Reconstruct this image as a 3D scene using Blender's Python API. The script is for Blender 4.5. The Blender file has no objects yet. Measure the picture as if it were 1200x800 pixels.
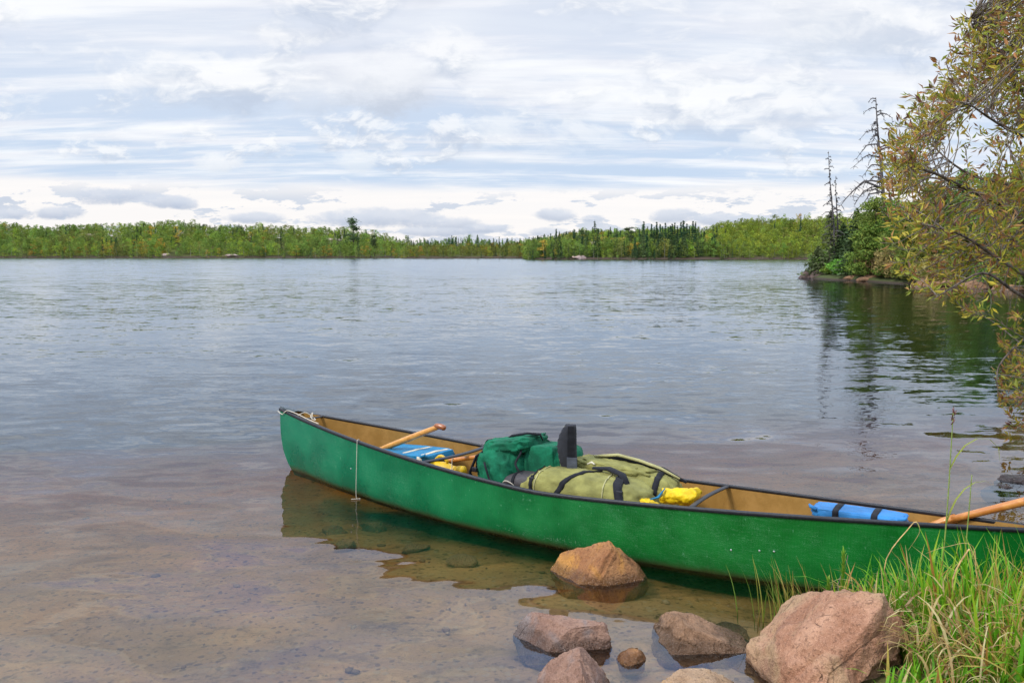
import bpy, bmesh, math, random
import numpy as np
from mathutils import Vector, Matrix, noise as mnoise
from mathutils.bvhtree import BVHTree
from mathutils.geometry import delaunay_2d_cdt

random.seed(7)
RNG = np.random.default_rng(11)
S = bpy.context.scene
COL = S.collection

# ------------------------------------------------------------------ camera
EYE = 1.683
PITCH = math.atan(102 / 950)
cam_d = bpy.data.cameras.new('camera')
cam = bpy.data.objects.new('camera', cam_d)
COL.objects.link(cam)
cam.location = (0, 0, EYE)
cam.rotation_euler = (math.pi / 2 - PITCH, 0, 0)
cam_d.sensor_width = 36
cam_d.lens = 28.5
cam_d.clip_start = 0.05
cam_d.clip_end = 6000
S.camera = cam
S.view_settings.view_transform = 'Standard'
S.view_settings.look = 'None'
S.view_settings.exposure = 0.18
S.view_settings.gamma = 1
S.cycles.max_bounces = 6
S.cycles.diffuse_bounces = 3
S.cycles.transparent_max_bounces = 12
S.cycles.use_denoising = True


# ------------------------------------------------------------------ node helper
class X:
    """socket wrapper so that node maths reads like maths"""
    def __init__(s, nt, sock): s.nt, s.s = nt, sock
    def _m(s, op, *a, clamp=False):
        n = s.nt.nodes.new('ShaderNodeMath'); n.operation = op; n.use_clamp = clamp
        for i, v in enumerate((s,) + a): put(s.nt, v, n.inputs[i])
        return X(s.nt, n.outputs[0])
    def __add__(s, o): return s._m('ADD', o)
    def __radd__(s, o): return s._m('ADD', o)
    def __sub__(s, o): return s._m('SUBTRACT', o)
    def __mul__(s, o): return s._m('MULTIPLY', o)
    def __rmul__(s, o): return s._m('MULTIPLY', o)
    def __truediv__(s, o): return s._m('DIVIDE', o)
    def __pow__(s, o): return s._m('POWER', o)
    def abs(s): return s._m('ABSOLUTE')
    def max(s, o): return s._m('MAXIMUM', o)
    def min(s, o): return s._m('MINIMUM', o)
    def exp(s): return s._m('EXPONENT')
    def ramp(s, a, b, lo=0., hi=1.):
        n = s.nt.nodes.new('ShaderNodeMapRange'); n.interpolation_type = 'SMOOTHSTEP'
        for i, v in enumerate((s, a, b, lo, hi)): put(s.nt, v, n.inputs[i])
        return X(s.nt, n.outputs[0])


def put(nt, v, inp):
    if isinstance(v, X): nt.links.new(v.s, inp)
    elif hasattr(v, 'is_linked'): nt.links.new(v, inp)
    elif isinstance(v, (tuple, list)):
        inp.default_value = tuple(v) + (1,) * (len(inp.default_value) - len(v))
    else: inp.default_value = v


def node(nt, typ, out=0, **k):
    n = nt.nodes.new(typ)
    for a, b in k.items():
        if a.startswith('i_'):
            key = a[2:].replace('_', ' ')
            put(nt, b, n.inputs[key])
        else: setattr(n, a, b)
    return X(nt, n.outputs[out])


def comb(nt, x, y, z):
    n = nt.nodes.new('ShaderNodeCombineXYZ')
    for i, v in enumerate((x, y, z)): put(nt, v, n.inputs[i])
    return X(nt, n.outputs[0])


def sep(nt, v):
    n = nt.nodes.new('ShaderNodeSeparateXYZ'); put(nt, v, n.inputs[0])
    return [X(nt, n.outputs[i]) for i in range(3)]


def nz(nt, vec, scale, detail=4, rough=.55, dist=0., color=False):
    n = nt.nodes.new('ShaderNodeTexNoise')
    if vec is not None: put(nt, vec, n.inputs['Vector'])
    n.inputs['Scale'].default_value = scale
    n.inputs['Detail'].default_value = detail
    n.inputs['Roughness'].default_value = rough
    n.inputs['Distortion'].default_value = dist
    return X(nt, n.outputs['Color' if color else 'Fac'])


def mix(nt, f, a, b):
    n = nt.nodes.new('ShaderNodeMix'); n.data_type = 'RGBA'
    put(nt, f, n.inputs[0]); put(nt, a, n.inputs[6]); put(nt, b, n.inputs[7])
    return X(nt, n.outputs[2])


# ------------------------------------------------------------------ world
SUN_EL, SUN_AZ = math.radians(47), math.radians(238)   # compass-like, clockwise from +Y
w = bpy.data.worlds.new('World'); S.world = w; w.use_nodes = True
nt = w.node_tree; nt.nodes.clear()
sky = nt.nodes.new('ShaderNodeTexSky'); sky.sky_type = 'NISHITA'; sky.sun_disc = False
sky.sun_elevation = SUN_EL; sky.sun_rotation = SUN_AZ
bg1 = nt.nodes.new('ShaderNodeBackground'); bg1.inputs[1].default_value = 0.09
nt.links.new(sky.outputs[0], bg1.inputs[0])
tc = nt.nodes.new('ShaderNodeTexCoord')
dx, dy, dz = sep(nt, tc.outputs['Generated'])
el = dz.max(0.0)
den = el + 0.10
P = comb(nt, dx / den * 0.42, dy / den * 1.5, 0.0)
warp = nz(nt, comb(nt, dx / den * 0.6, dy / den * 0.9, 3.0), 1.2, 3)
P2 = comb(nt, dx / den * 0.30 + warp * 0.5, dy / den * 1.7 + warp * 0.6, 7.0)
n1 = nz(nt, P, 1.5, 9, .62, .5)
n2 = nz(nt, P2, 1.3, 8, .58)
big = nz(nt, comb(nt, dx * 1.0, dz * 2.2, 1.3), 2.3, 3, .5)
streak = (n1 * 0.45 + n2 * 0.55)
wht = streak.ramp(.43, .60)
hi = el.ramp(.10, .26)                                   # thicker, whiter cloud higher up
cov = (wht * .70 + hi * .31 + (big - .5) * 1.2)
cov = cov.ramp(-.02, .85)
blue = mix(nt, hi, (.56, .68, .86), (.66, .73, .86))
white = mix(nt, nz(nt, P, 2.7, 5).ramp(.35, .65), (.83, .85, .92), (.97, .98, 1.0))
c = mix(nt, cov, blue, white)
above = el.ramp(.30, .48) * nz(nt, comb(nt, dx * 1.2, dy * 1.2, dz), 2.2, 5, .6).ramp(.38, .60)
c = mix(nt, above * .9, c, (.34, .52, .90))
grey = nz(nt, comb(nt, dx * 1.4, dz * 4.5, 5.1), 2.2, 7, .55).ramp(.54, .72) * el.ramp(.07, .16)
c = mix(nt, grey * .55, c, (.60, .64, .74))


TX = dx / dy.max(.05); TZ = dz / dy.max(.05)
WOB = nz(nt, comb(nt, TX * 1.0, TZ * 1.7, 4.4), 15, 9, .68)


def billow(c, px_s, seed, lo, hi, mask, amt):
    vx, vz = TX * px_s, TZ * px_s * 2.1
    wx = nz(nt, comb(nt, vx * .6, vz * .6, seed + 9), 1.0, 4, .6, 0, True); w_ = sep(nt, wx)
    a = nz(nt, comb(nt, vx + w_[0] * 1.1, vz + w_[1] * .9, seed), 1.0, 10, .60)
    b = nz(nt, comb(nt, vx + w_[0] * 1.1, vz + w_[1] * .9 + .22, seed), 1.0, 10, .60)
    m = a.ramp(lo, hi) * mask * amt
    sh = (a - b).ramp(-.07, .08)
    return mix(nt, m, c, mix(nt, sh, (.53, .60, .73), (.985, .985, .99)))


def puff(c, px, py, rx, ry, seed, top, bot, dens=1.0):
    """one cloud of its own, at a direction given in degrees-like tangent units"""
    ax, az = (px - 600) / 950, (298 - py) / 950
    tx, tz, wob = TX, TZ, WOB
    ex = (tx - ax) / (rx / 950); ez = (tz - az) / (ry / 950)
    r = ex * ex + ez * ez + (wob - .5) * 3.4
    m = r.ramp(1.0, .15) * dens * dy.ramp(.05, .1)
    return mix(nt, m, c, mix(nt, (ez + (wob - .5) * 2).ramp(-.9, .5), bot, top))


c = billow(c, 5.5, 3.7, .46, .60, el.ramp(.10, .17), .75)
c = billow(c, 11., 8.3, .55, .66, el.ramp(.075, .10) * el.ramp(.24, .16), .7)
c = puff(c, 452, 105, 62, 44, 2.2, (.93, .94, .97), (.56, .61, .71), .8)
c = puff(c, 385, 118, 60, 24, 3.2, (.80, .83, .90), (.62, .68, .78), .5)
c = puff(c, 262, 193, 30, 14, 4.4, (.95, .96, .98), (.78, .82, .89), .8)
c = puff(c, 420, 192, 34, 15, 5.1, (.90, .93, .97), (.74, .80, .88), .7)
c = puff(c, 898, 165, 40, 17, 6.7, (.94, .95, .98), (.74, .80, .88), .8)
c = puff(c, 580, 152, 50, 14, 8.1, (.88, .91, .96), (.70, .77, .87), .6)
c = puff(c, 960, 45, 130, 42, 9.3, (.80, .83, .89), (.64, .70, .80), .5)
# bright band above the horizon with small flat cumulus
edge = el + (nz(nt, comb(nt, dx, dz * 6, 2.0), 5, 5) - .5) * .022
band = edge.ramp(.088, .072)
c = mix(nt, band * .92, c, (.985, .945, .93))
cb = comb(nt, dx / dy.abs().max(.15), dz * 3.6, 9.0)
cum = nz(nt, cb, 12.5, 9, .62) * 1.0 + (nz(nt, cb, 2.2, 2) - .5) * .35
cum = cum.ramp(.535, .575) * el.ramp(.083, .060) * el.ramp(.0, .012)
c = mix(nt, cum * .85, c, mix(nt, nz(nt, cb, 14, 4), (.44, .52, .68), (.72, .77, .86)))
for i, (px, py, rx, ry) in enumerate(((132, 231, 46, 9), (196, 237, 34, 7), (222, 240, 16, 6), (76, 250, 30, 7), (20, 251, 24, 6), (455, 256, 66, 10), (520, 262, 44, 8), (408, 258, 40, 8),
                                      (654, 253, 24, 7), (696, 256, 16, 5), (785, 254, 26, 8), (840, 258, 34, 6), (575, 268, 30, 5), (300, 256, 40, 6), (500, 272, 50, 5), (640, 272, 26, 5))):
    c = puff(c, px, py, rx * 1.15, ry * 1.3, 20 + i * 3.1, (.66, .71, .82), (.45, .52, .67), .85)
# overcast skies are brighter towards the top and round the veiled sun
up = el.ramp(.29, .55, .96, 1.95)
bg2 = nt.nodes.new('ShaderNodeBackground')
put(nt, c, bg2.inputs[0]); put(nt, up, bg2.inputs[1])
ms = nt.nodes.new('ShaderNodeMixShader'); ms.inputs[0].default_value = .90
out = nt.nodes.new('ShaderNodeOutputWorld')
nt.links.new(bg1.outputs[0], ms.inputs[1]); nt.links.new(bg2.outputs[0], ms.inputs[2])
nt.links.new(ms.outputs[0], out.inputs[0])

sd = bpy.data.lights.new('sun', 'SUN'); sd.energy = 2.3; sd.angle = math.radians(12); sd.color = (1, .94, .84)
so = bpy.data.objects.new('sun', sd); COL.objects.link(so)
sdir = Vector((math.sin(SUN_AZ) * math.cos(SUN_EL), math.cos(SUN_AZ) * math.cos(SUN_EL), math.sin(SUN_EL)))
so.rotation_euler = sdir.to_track_quat('Z', 'Y').to_euler()
so.location = sdir * 30


# ------------------------------------------------------------------ mesh helpers
def fbm(x, y, z=0., o=4):
    v = 0; a = 1
    for i in range(o):
        v += a * mnoise.noise(Vector((x, y, z))); x *= 2.03; y *= 2.03; z *= 2.03; a *= .5
    return v


BASE = {}


def loc_of(o): return BASE.get(o, Vector((0, 0, 0))) if o else Vector((0, 0, 0))


def tag(o, label=None, cat=None, group=None, kind=None):
    if label: o['label'] = label
    if cat: o['category'] = cat
    if group: o['group'] = group
    if kind: o['kind'] = kind
    return o


def thing(name, loc, label, cat, group=None):
    o = bpy.data.objects.new(name, None); o.empty_display_size = .1
    COL.objects.link(o); o.location = loc; BASE[o] = Vector(loc)
    return tag(o, label, cat, group)


def finish(name, me, mats, parent, origin, smooth):
    o = bpy.data.objects.new(name, me); COL.objects.link(o)
    for m in (mats if isinstance(mats, (list, tuple)) else [mats]): me.materials.append(m)
    if smooth: me.shade_smooth()
    if parent is not None:
        o.parent = parent; BASE[o] = Vector(origin)
        o.location = Vector(origin) - loc_of(parent)
    else:
        o.location = origin; BASE[o] = Vector(origin)
    return o


class MB:
    def __init__(s): s.v = []; s.f = []; s.m = []; s.c = []
    def add(s, vs, fs, mat=0, col=None):
        k = len(s.v); s.v += [tuple(v) for v in vs]
        s.f += [tuple(i + k for i in f) for f in fs]; s.m += [mat] * len(fs); s.c += [col] * len(fs)
        return s
    def tube(s, pts, r, n=8, mat=0, flat=None, col=None, cap=True):
        pts = [Vector(p) for p in pts]
        if not hasattr(r, '__len__'): r = [r] * len(pts)
        vs, fs = [], []
        up = Vector((0, 0, 1)); prev = None
        for i, p in enumerate(pts):
            t = (pts[min(i + 1, len(pts) - 1)] - pts[max(i - 1, 0)]).normalized()
            if prev is None:
                a = t.cross(up)
                if a.length < .05: a = t.cross(Vector((1, 0, 0)))
            else: a = prev - t * prev.dot(t)
            a.normalize(); prev = a; b = t.cross(a)
            for j in range(n):
                q = 2 * math.pi * j / n
                vs.append(p + a * math.cos(q) * r[i] + b * math.sin(q) * r[i] * (flat or 1))
        for i in range(len(pts) - 1):
            for j in range(n):
                j2 = (j + 1) % n
                fs.append((i * n + j, i * n + j2, (i + 1) * n + j2, (i + 1) * n + j))
        if cap:
            fs.append(tuple(range(n))[::-1]); fs.append(tuple((len(pts) - 1) * n + j for j in range(n)))
        return s.add(vs, fs, mat, col)
    def build(s, name, mats, parent=None, origin=None, smooth=True):
        if origin is None: origin = loc_of(parent)
        o = Vector(origin)
        me = bpy.data.meshes.new(name)
        me.from_pydata([(v[0] - o.x, v[1] - o.y, v[2] - o.z) for v in s.v], [], s.f)
        me.polygons.foreach_set('material_index', s.m)
        if any(c is not None for c in s.c):
            ca = me.color_attributes.new('col', 'FLOAT_COLOR', 'CORNER')
            arr = []
            for f, c in zip(s.f, s.c):
                cc = tuple(c or (1, 1, 1)) + (1,); arr.extend(cc * len(f))
            ca.data.foreach_set('color', arr)
        me.update()
        return finish(name, me, mats, parent, origin, smooth)


def quadmesh(name, V, C, mats, parent=None, origin=None, midx=None, smooth=False):
    """V (n,4,3) world coordinates, C (n,3) pigment"""
    if origin is None: origin = loc_of(parent)
    V = np.asarray(V, dtype=np.float32) - np.array(origin, dtype=np.float32)
    n = len(V)
    me = bpy.data.meshes.new(name)
    me.vertices.add(n * 4); me.loops.add(n * 4); me.polygons.add(n)
    me.vertices.foreach_set('co', V.reshape(-1))
    me.loops.foreach_set('vertex_index', np.arange(n * 4, dtype=np.int32))
    me.polygons.foreach_set('loop_start', np.arange(0, n * 4, 4, dtype=np.int32))
    if midx is not None: me.polygons.foreach_set('material_index', np.asarray(midx, dtype=np.int32))
    ca = me.color_attributes.new('col', 'FLOAT_COLOR', 'CORNER')
    c4 = np.ones((n, 4, 4), dtype=np.float32); c4[:, :, :3] = np.asarray(C)[:, None, :]
    ca.data.foreach_set('color', c4.reshape(-1))
    me.update(calc_edges=True); me.validate()
    return finish(name, me, mats, parent, origin, smooth)


# ------------------------------------------------------------------ materials
MATS = {}


def newmat(name):
    m = bpy.data.materials.new(name); m.use_nodes = True
    m.node_tree.nodes.clear(); MATS[name] = m
    o = m.node_tree.nodes.new('ShaderNodeOutputMaterial')
    return m, m.node_tree, o


def principled(nt, o, base, rough=.6, bump=None, bdist=.01, bstr=.6, spec=.5, **k):
    p = nt.nodes.new('ShaderNodeBsdfPrincipled')
    put(nt, base, p.inputs['Base Color']); put(nt, rough, p.inputs['Roughness'])
    put(nt, spec, p.inputs['Specular IOR Level'])
    for a, b in k.items(): put(nt, b, p.inputs[a.replace('_', ' ')])
    if bump is not None:
        b = nt.nodes.new('ShaderNodeBump'); put(nt, bump, b.inputs['Height'])
        b.inputs['Distance'].default_value = bdist; b.inputs['Strength'].default_value = bstr
        nt.links.new(b.outputs[0], p.inputs['Normal'])
    nt.links.new(p.outputs[0], o.inputs[0])
    return p


def objco(nt):
    n = nt.nodes.new('ShaderNodeTexCoord'); return X(nt, n.outputs['Object'])


def geopos(nt):
    n = nt.nodes.new('ShaderNodeNewGeometry'); return X(nt, n.outputs['Position'])


def cloth(name, col, var=.25, weave=420, rough=.85, wr=9):
    m, nt, o = newmat(name); q = objco(nt)
    a = nz(nt, q, wr, 5); b = nz(nt, q, weave, 2)
    dk = tuple(c * (1 - var) for c in col); lt = tuple(min(1, c * (1 + var)) for c in col)
    principled(nt, o, mix(nt, a.ramp(.3, .7), dk, lt), rough, a * .9 + b * .06, .03, .7, .25, Sheen_Weight=.03)
    return m


def leafmat(name, trans=.35, rough=.6, jitter=True):
    m, nt, o = newmat(name)
    at = nt.nodes.new('ShaderNodeAttribute'); at.attribute_name = 'col'
    col = X(nt, at.outputs['Color'])
    if jitter:
        oi = nt.nodes.new('ShaderNodeObjectInfo')
        hs = nt.nodes.new('ShaderNodeHueSaturation')
        nt.links.new(col.s, hs.inputs['Color'])
        put(nt, X(nt, oi.outputs['Random']) * .05 + .475, hs.inputs['Hue'])
        put(nt, X(nt, oi.outputs['Random']) * .4 + .8, hs.inputs['Value'])
        col = X(nt, hs.outputs[0])
    p = nt.nodes.new('ShaderNodeBsdfPrincipled'); put(nt, col, p.inputs['Base Color'])
    p.inputs['Roughness'].default_value = rough; p.inputs['Specular IOR Level'].default_value = .35
    t = nt.nodes.new('ShaderNodeBsdfTranslucent'); put(nt, col, t.inputs[0])
    ms = nt.nodes.new('ShaderNodeMixShader'); ms.inputs[0].default_value = trans
    nt.links.new(p.outputs[0], ms.inputs[1]); nt.links.new(t.outputs[0], ms.inputs[2]); nt.links.new(ms.outputs[0], o.inputs[0])
    return m


M_FAR = leafmat('far_foliage', .3, .8)
M_NEEDLE = leafmat('needles', .2, .8)
M_LEAF = leafmat('leaves', .35, .45, False)
M_GRASS = leafmat('grass_blades', .35, .4, False)


def barkmat(name, a, b, sc=12):
    m, nt, o = newmat(name); q = objco(nt)
    x, y, z = sep(nt, q)
    n = nz(nt, comb(nt, x * 3, y * 3, z * .7), sc, 5)
    principled(nt, o, mix(nt, n.ramp(.35, .65), a, b), .9, n, .02, .8, .2)
    return m


M_BARK = barkmat('bark', (.05, .04, .032), (.16, .13, .11))
M_DEAD = barkmat('dead_wood', (.055, .048, .05), (.16, .145, .14))
M_PALE = barkmat('pale_bark', (.22, .20, .17), (.42, .39, .34))
M_TWIG = barkmat('twig_bark', (.14, .11, .09), (.30, .26, .22), 30)


def rockmat(name, a, b, dark, stain=None, wet=.06, sc=1.0, speck=1.0):
    m, nt, o = newmat(name); q = objco(nt); g = geopos(nt)
    n = nz(nt, q, 5 * sc, 8, .65); f = nz(nt, q, 70 * sc, 4, .7); l = nz(nt, q, 2.2 * sc, 4, .5, 1.2)
    vo = nt.nodes.new('ShaderNodeTexVoronoi'); put(nt, q, vo.inputs['Vector']); vo.inputs['Scale'].default_value = 330 * sc
    c = mix(nt, n.ramp(.36, .64), a, b)
    c = mix(nt, l.ramp(.54, .68) * .75, c, dark)
    if stain: c = mix(nt, nz(nt, q, 3.3 * sc, 5, .6, .8).ramp(.47, .62) * .85, c, stain)
    c = mix(nt, f.ramp(.50, .66) * .6 * speck, c, tuple(v * .35 for v in a))
    c = mix(nt, X(nt, vo.outputs['Color']).ramp(.5, .95) * .22 * speck, c, tuple(min(1, v * 1.6 + .06) for v in b))
    # lichen and cracks
    cr = nz(nt, q, 3.0 * sc, 3, .5, 2.5)
    crack = (cr - .5).abs().ramp(.006, .0) * n.ramp(.5, .6)
    c = mix(nt, crack * .35, c, tuple(v * .25 for v in a))
    z = sep(nt, g)[2]
    wt = (z + (n - .5) * .05).ramp(wet, wet * .35) * z.ramp(-.05, -.005)
    c2 = mix(nt, wt * .62, c, tuple(v * .18 for v in a))
    principled(nt, o, c2, wt.ramp(0, 1, .85, .18), n * .9 + f * .35 + crack * -.5, .045, .95, .4)
    return m


M_ROCK_ORANGE = rockmat('orange_granite', (.28, .115, .042), (.42, .205, .08), (.13, .065, .045), (.52, .24, .045), .06)
M_ROCK_PINK = rockmat('pink_granite', (.33, .155, .085), (.54, .30, .185), (.16, .09, .068), (.40, .26, .14), .03)
M_ROCK_PURPLE = rockmat('purple_granite', (.23, .125, .085), (.38, .225, .155), (.11, .075, .07), (.22, .19, .18), .07)
M_ROCK_BROWN = rockmat('brown_granite', (.21, .115, .06), (.36, .21, .12), (.10, .065, .045), None, .07)
M_ROCK_TAN = rockmat('tan_granite', (.34, .21, .12), (.46, .31, .19), (.24, .15, .09), (.42, .26, .12), .04)
M_ROCK_DARK = rockmat('dark_shore_rock', (.07, .045, .04), (.16, .11, .095), (.04, .03, .028), None, .1)
M_ROCK_FAR = rockmat('far_granite', (.30, .20, .16), (.5, .38, .33), (.2, .14, .12), None, .0, .05)

# ground: sandy lakebed below the water, soil and duff above it
M_GROUND, nt, o = newmat('lakebed_and_bank')
g = geopos(nt); gx, gy, gz = sep(nt, g)
n = nz(nt, g, 1.1, 6, .6, .4); f = nz(nt, g, 34, 5, .7); md = nz(nt, comb(nt, gx, gy * 2.0, 0.0), 5, 6, .65, .6)
vo = nt.nodes.new('ShaderNodeTexVoronoi'); put(nt, comb(nt, gx + (n - .5) * .3, gy, 0.0), vo.inputs['Vector']); vo.inputs['Scale'].default_value = 30
vcol = sep(nt, X(nt, vo.outputs['Color']))[0]; vd = X(nt, vo.outputs['Distance'])
sand = mix(nt, n.ramp(.35, .65), (.62, .40, .22), (.46, .30, .16))
sand = mix(nt, md.ramp(.50, .66) * .45, sand, (.14, .105, .055))
sand = mix(nt, f.ramp(.52, .70) * .7, sand, (.13, .09, .055))
sand = mix(nt, vcol.ramp(.74, .84) * vd.ramp(.55, .3) * .7, sand, (.50, .38, .27))
sand = mix(nt, vcol.ramp(.25, .15) * vd.ramp(.5, .3) * .6, sand, (.10, .075, .055))
soil = mix(nt, nz(nt, g, 6, 5).ramp(.4, .62), (.055, .045, .022), (.10, .12, .03))
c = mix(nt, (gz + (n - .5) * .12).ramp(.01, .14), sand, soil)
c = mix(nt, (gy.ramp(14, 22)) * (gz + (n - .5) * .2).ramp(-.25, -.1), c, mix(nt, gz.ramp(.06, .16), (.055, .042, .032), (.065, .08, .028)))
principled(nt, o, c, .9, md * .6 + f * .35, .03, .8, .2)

M_HILL, nt, o = newmat('hill_floor')
g = geopos(nt); n = nz(nt, g, .08, 5); z = sep(nt, g)[2]
c = mix(nt, n.ramp(.4, .6), (.055, .06, .018), (.10, .11, .03))
c = mix(nt, (z + (nz(nt, g, .3, 4) - .5) * 2).ramp(1.1, .5), c, (.075, .055, .04))
principled(nt, o, c, .95, n, .5, .5, .1)

# water: clear tea-coloured volume under a rippled skin
M_WATER, nt, o = newmat('lake_water')
g = geopos(nt); gx, gy, gz = sep(nt, g)
dist = (gx * gx + gy * gy) ** .5


def slope(sx, sy, sc, det, ofs, dst=0.):
    v = nz(nt, comb(nt, gx * sx + ofs, gy * sy, ofs * 1.7), sc, det, .55, dst, True)
    r = sep(nt, v); return r[0] - .5, r[1] - .5


a1, b1 = slope(.45, 1.0, 2.2, 2, 0.0, .6)       # slow undulation
a2, b2 = slope(.38, 1.0, 6.5, 2, 5.3, .4)       # ripples, long crests
a3, b3 = slope(.55, 1.0, 22.0, 1, 9.1)           # fine chop
a4, b4 = slope(.5, 1.0, .55, 2, 2.7)
patch = nz(nt, comb(nt, gx * .35, gy, 4.0), .35, 3).ramp(.35, .65, .5, 1.1)
near = dist.ramp(3.0, 12.0)
far = dist.ramp(14, 90)
k1 = dist.ramp(2.5, 14., .34, .11)
k2 = dist.ramp(3.5, 9.0, .12, .17) * patch * dist.ramp(25, 120, 1.0, .45)
k3 = dist.ramp(4.0, 14., .012, .095) * patch * dist.ramp(25, 120, 1.0, .5)
ny = b1 * k1 + b2 * k2 + b3 * k3 + b4 * (far * .12) - far * .035
nx = a1 * k1 * .6 + a2 * k2 * .5 + a3 * k3 * .6
nrm = node(nt, 'ShaderNodeVectorMath', 0, operation='NORMALIZE'); put(nt, comb(nt, nx, ny, 1.0), nrm.s.node.inputs[0])
gl = nt.nodes.new('ShaderNodeBsdfGlossy'); put(nt, nrm, gl.inputs['Normal'])
put(nt, dist.ramp(5, 120, .015, .10), gl.inputs['Roughness']); gl.inputs['Color'].default_value = (.85, .92, 1.0, 1)
tr = nt.nodes.new('ShaderNodeBsdfTransparent'); tr.inputs[0].default_value = (.97, .98, .97, 1)
fr = nt.nodes.new('ShaderNodeFresnel'); fr.inputs[0].default_value = 1.55; put(nt, nrm, fr.inputs['Normal'])
ms = nt.nodes.new('ShaderNodeMixShader')
put(nt, fr.outputs[0], ms.inputs[0])
nt.links.new(tr.outputs[0], ms.inputs[1]); nt.links.new(gl.outputs[0], ms.inputs[2]); nt.links.new(ms.outputs[0], o.inputs[0])
va = nt.nodes.new('ShaderNodeVolumeAbsorption'); va.inputs[0].default_value = (.80, .61, .08, 1); va.inputs[1].default_value = 2.5
nt.links.new(va.outputs[0], o.inputs['Volume'])

# canoe
M_HULL, nt, o = newmat('green_hull'); q = objco(nt); qx, qy, qz = sep(nt, q)
sl = qx * .847 - qy * .532
wv = nt.nodes.new('ShaderNodeTexWave'); wv.bands_direction = 'X'; wv.inputs['Scale'].default_value = 22; wv.inputs['Distortion'].default_value = .6
put(nt, comb(nt, sl, 0.0, qz * .05), wv.inputs['Vector'])
n = nz(nt, q, 3.5, 5); sc = nz(nt, comb(nt, sl * .9, 0.0, qz * 26), 9, 5, .7, .5)
hue_shift = (qx * .847 - qy * .532).ramp(-2.6, 1.2)  # hull colour runs from teal at the left to warmer green at the right
c = mix(nt, n.ramp(.35, .65), mix(nt, hue_shift, (.001, .115, .055), (.003, .100, .012)), mix(nt, hue_shift, (.002, .160, .075), (.006, .145, .020)))
scr = nz(nt, comb(nt, sl * .35 + qz * .3, 0.0, qz * 40 + sl * 2), 11, 3, .6)
c = mix(nt, (scr - .5).abs().ramp(.006, .0) * nz(nt, q, 1.7, 3).ramp(.45, .58) * .8, c, (.20, .42, .26))
c = mix(nt, sc.ramp(.60, .70) * .38, c, (.10, .32, .16))
c = mix(nt, nz(nt, q, 45, 3).ramp(.66, .74) * .35, c, (.16, .36, .22))
c = mix(nt, (geopos(nt) and sep(nt, geopos(nt))[2] + (n - .5) * .05).ramp(.050, -.01) * .9, c, (.055, .050, .018))
principled(nt, o, c, n.ramp(.3, .7, .24, .38), X(nt, wv.outputs['Fac']) * .3 + nz(nt, q, 2.5, 3) * 3 + sc * .12, .0035, .6, .2)
M_INNER, nt, o = newmat('tan_lining'); q = objco(nt); qx, qy, qz = sep(nt, q)
n = nz(nt, q, 6, 6, .65); f = nz(nt, q, 140, 2)
c = mix(nt, n.ramp(.35, .65), (.27, .145, .030), (.36, .20, .052))
c = mix(nt, nz(nt, q, 22, 5, .7).ramp(.58, .72) * .4, c, (.15, .085, .03))
principled(nt, o, c, .65, f * .3 + n * .3, .006, .5, .3)


def plain(name, col, rough=.5, var=.15, sc=30, **k):
    m, nt, o = newmat(name); q = objco(nt); n = nz(nt, q, sc, 5, .6)
    principled(nt, o, mix(nt, n.ramp(.35, .65), tuple(c * (1 - var) for c in col), tuple(min(1, c * (1 + var)) for c in col)), rough, n, .002, .5, **k)
    return m


def woodmat(name, a, b, axis_scale=(1, 1, 1), rough=.32):
    m, nt, o = newmat(name); q = objco(nt); x, y, z = sep(nt, q)
    n = nz(nt, comb(nt, x * axis_scale[0], y * axis_scale[1], z * axis_scale[2]), 26, 5, .6, .8)
    principled(nt, o, mix(nt, n.ramp(.35, .68), a, b), rough, n, .001, .4, .5, Coat_Weight=.3)
    return m


M_TRIM = plain('black_vinyl', (.012, .013, .018), .48, .3, 60)
M_DECK = plain('dark_deck', (.02, .035, .035), .4, .3)
M_ROPE = plain('cream_cord', (.55, .50, .40), .8, .25, 200)
M_WOOD = woodmat('golden_wood', (.50, .21, .035), (.66, .33, .07), (.35, 1, 1))
M_WOOD2 = woodmat('orange_wood', (.46, .16, .03), (.60, .26, .06), (.35, 1, 1))
M_REDWOOD = woodmat('red_brown_wood', (.22, .06, .015), (.34, .11, .03))
M_CANVAS_G = cloth('green_canvas', (.004, .120, .058), .35)
M_CANVAS_O = cloth('olive_canvas', (.235, .225, .068), .28)
M_CANVAS_O2 = cloth('olive_piping', (.36, .34, .16), .2)
M_BLACK = cloth('black_webbing', (.009, .010, .014), .3, 600, .75)
M_GREYPAD = cloth('charcoal_padding', (.028, .030, .037), .2)
M_GREYSTRAP = cloth('grey_pocket', (.085, .095, .12), .2)
M_ROLL = cloth('dark_grey_nylon', (.060, .055, .058), .2, rough=.5)
M_BLUE = cloth('blue_nylon', (.012, .17, .32), .3, rough=.6, wr=6)
M_BLUE2 = cloth('bright_blue_nylon', (.03, .19, .46), .3, rough=.5, wr=6)
M_BLUE_D = cloth('dark_blue_nylon', (.01, .07, .16), .3, rough=.6)
M_CREAM = cloth('cream_webbing', (.60, .55, .42), .15)
M_YELLOW = cloth('yellow_nylon', (.74, .50, .008), .18, rough=.45, wr=14)
M_YPLAST = plain('yellow_plastic', (.66, .42, .01), .4, .15, 12)
M_LIME = plain('lime_plastic', (.35, .62, .03), .4, .1)
M_METAL = plain('dull_metal', (.5, .52, .52), .35, .1, Metallic=.8)

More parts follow.
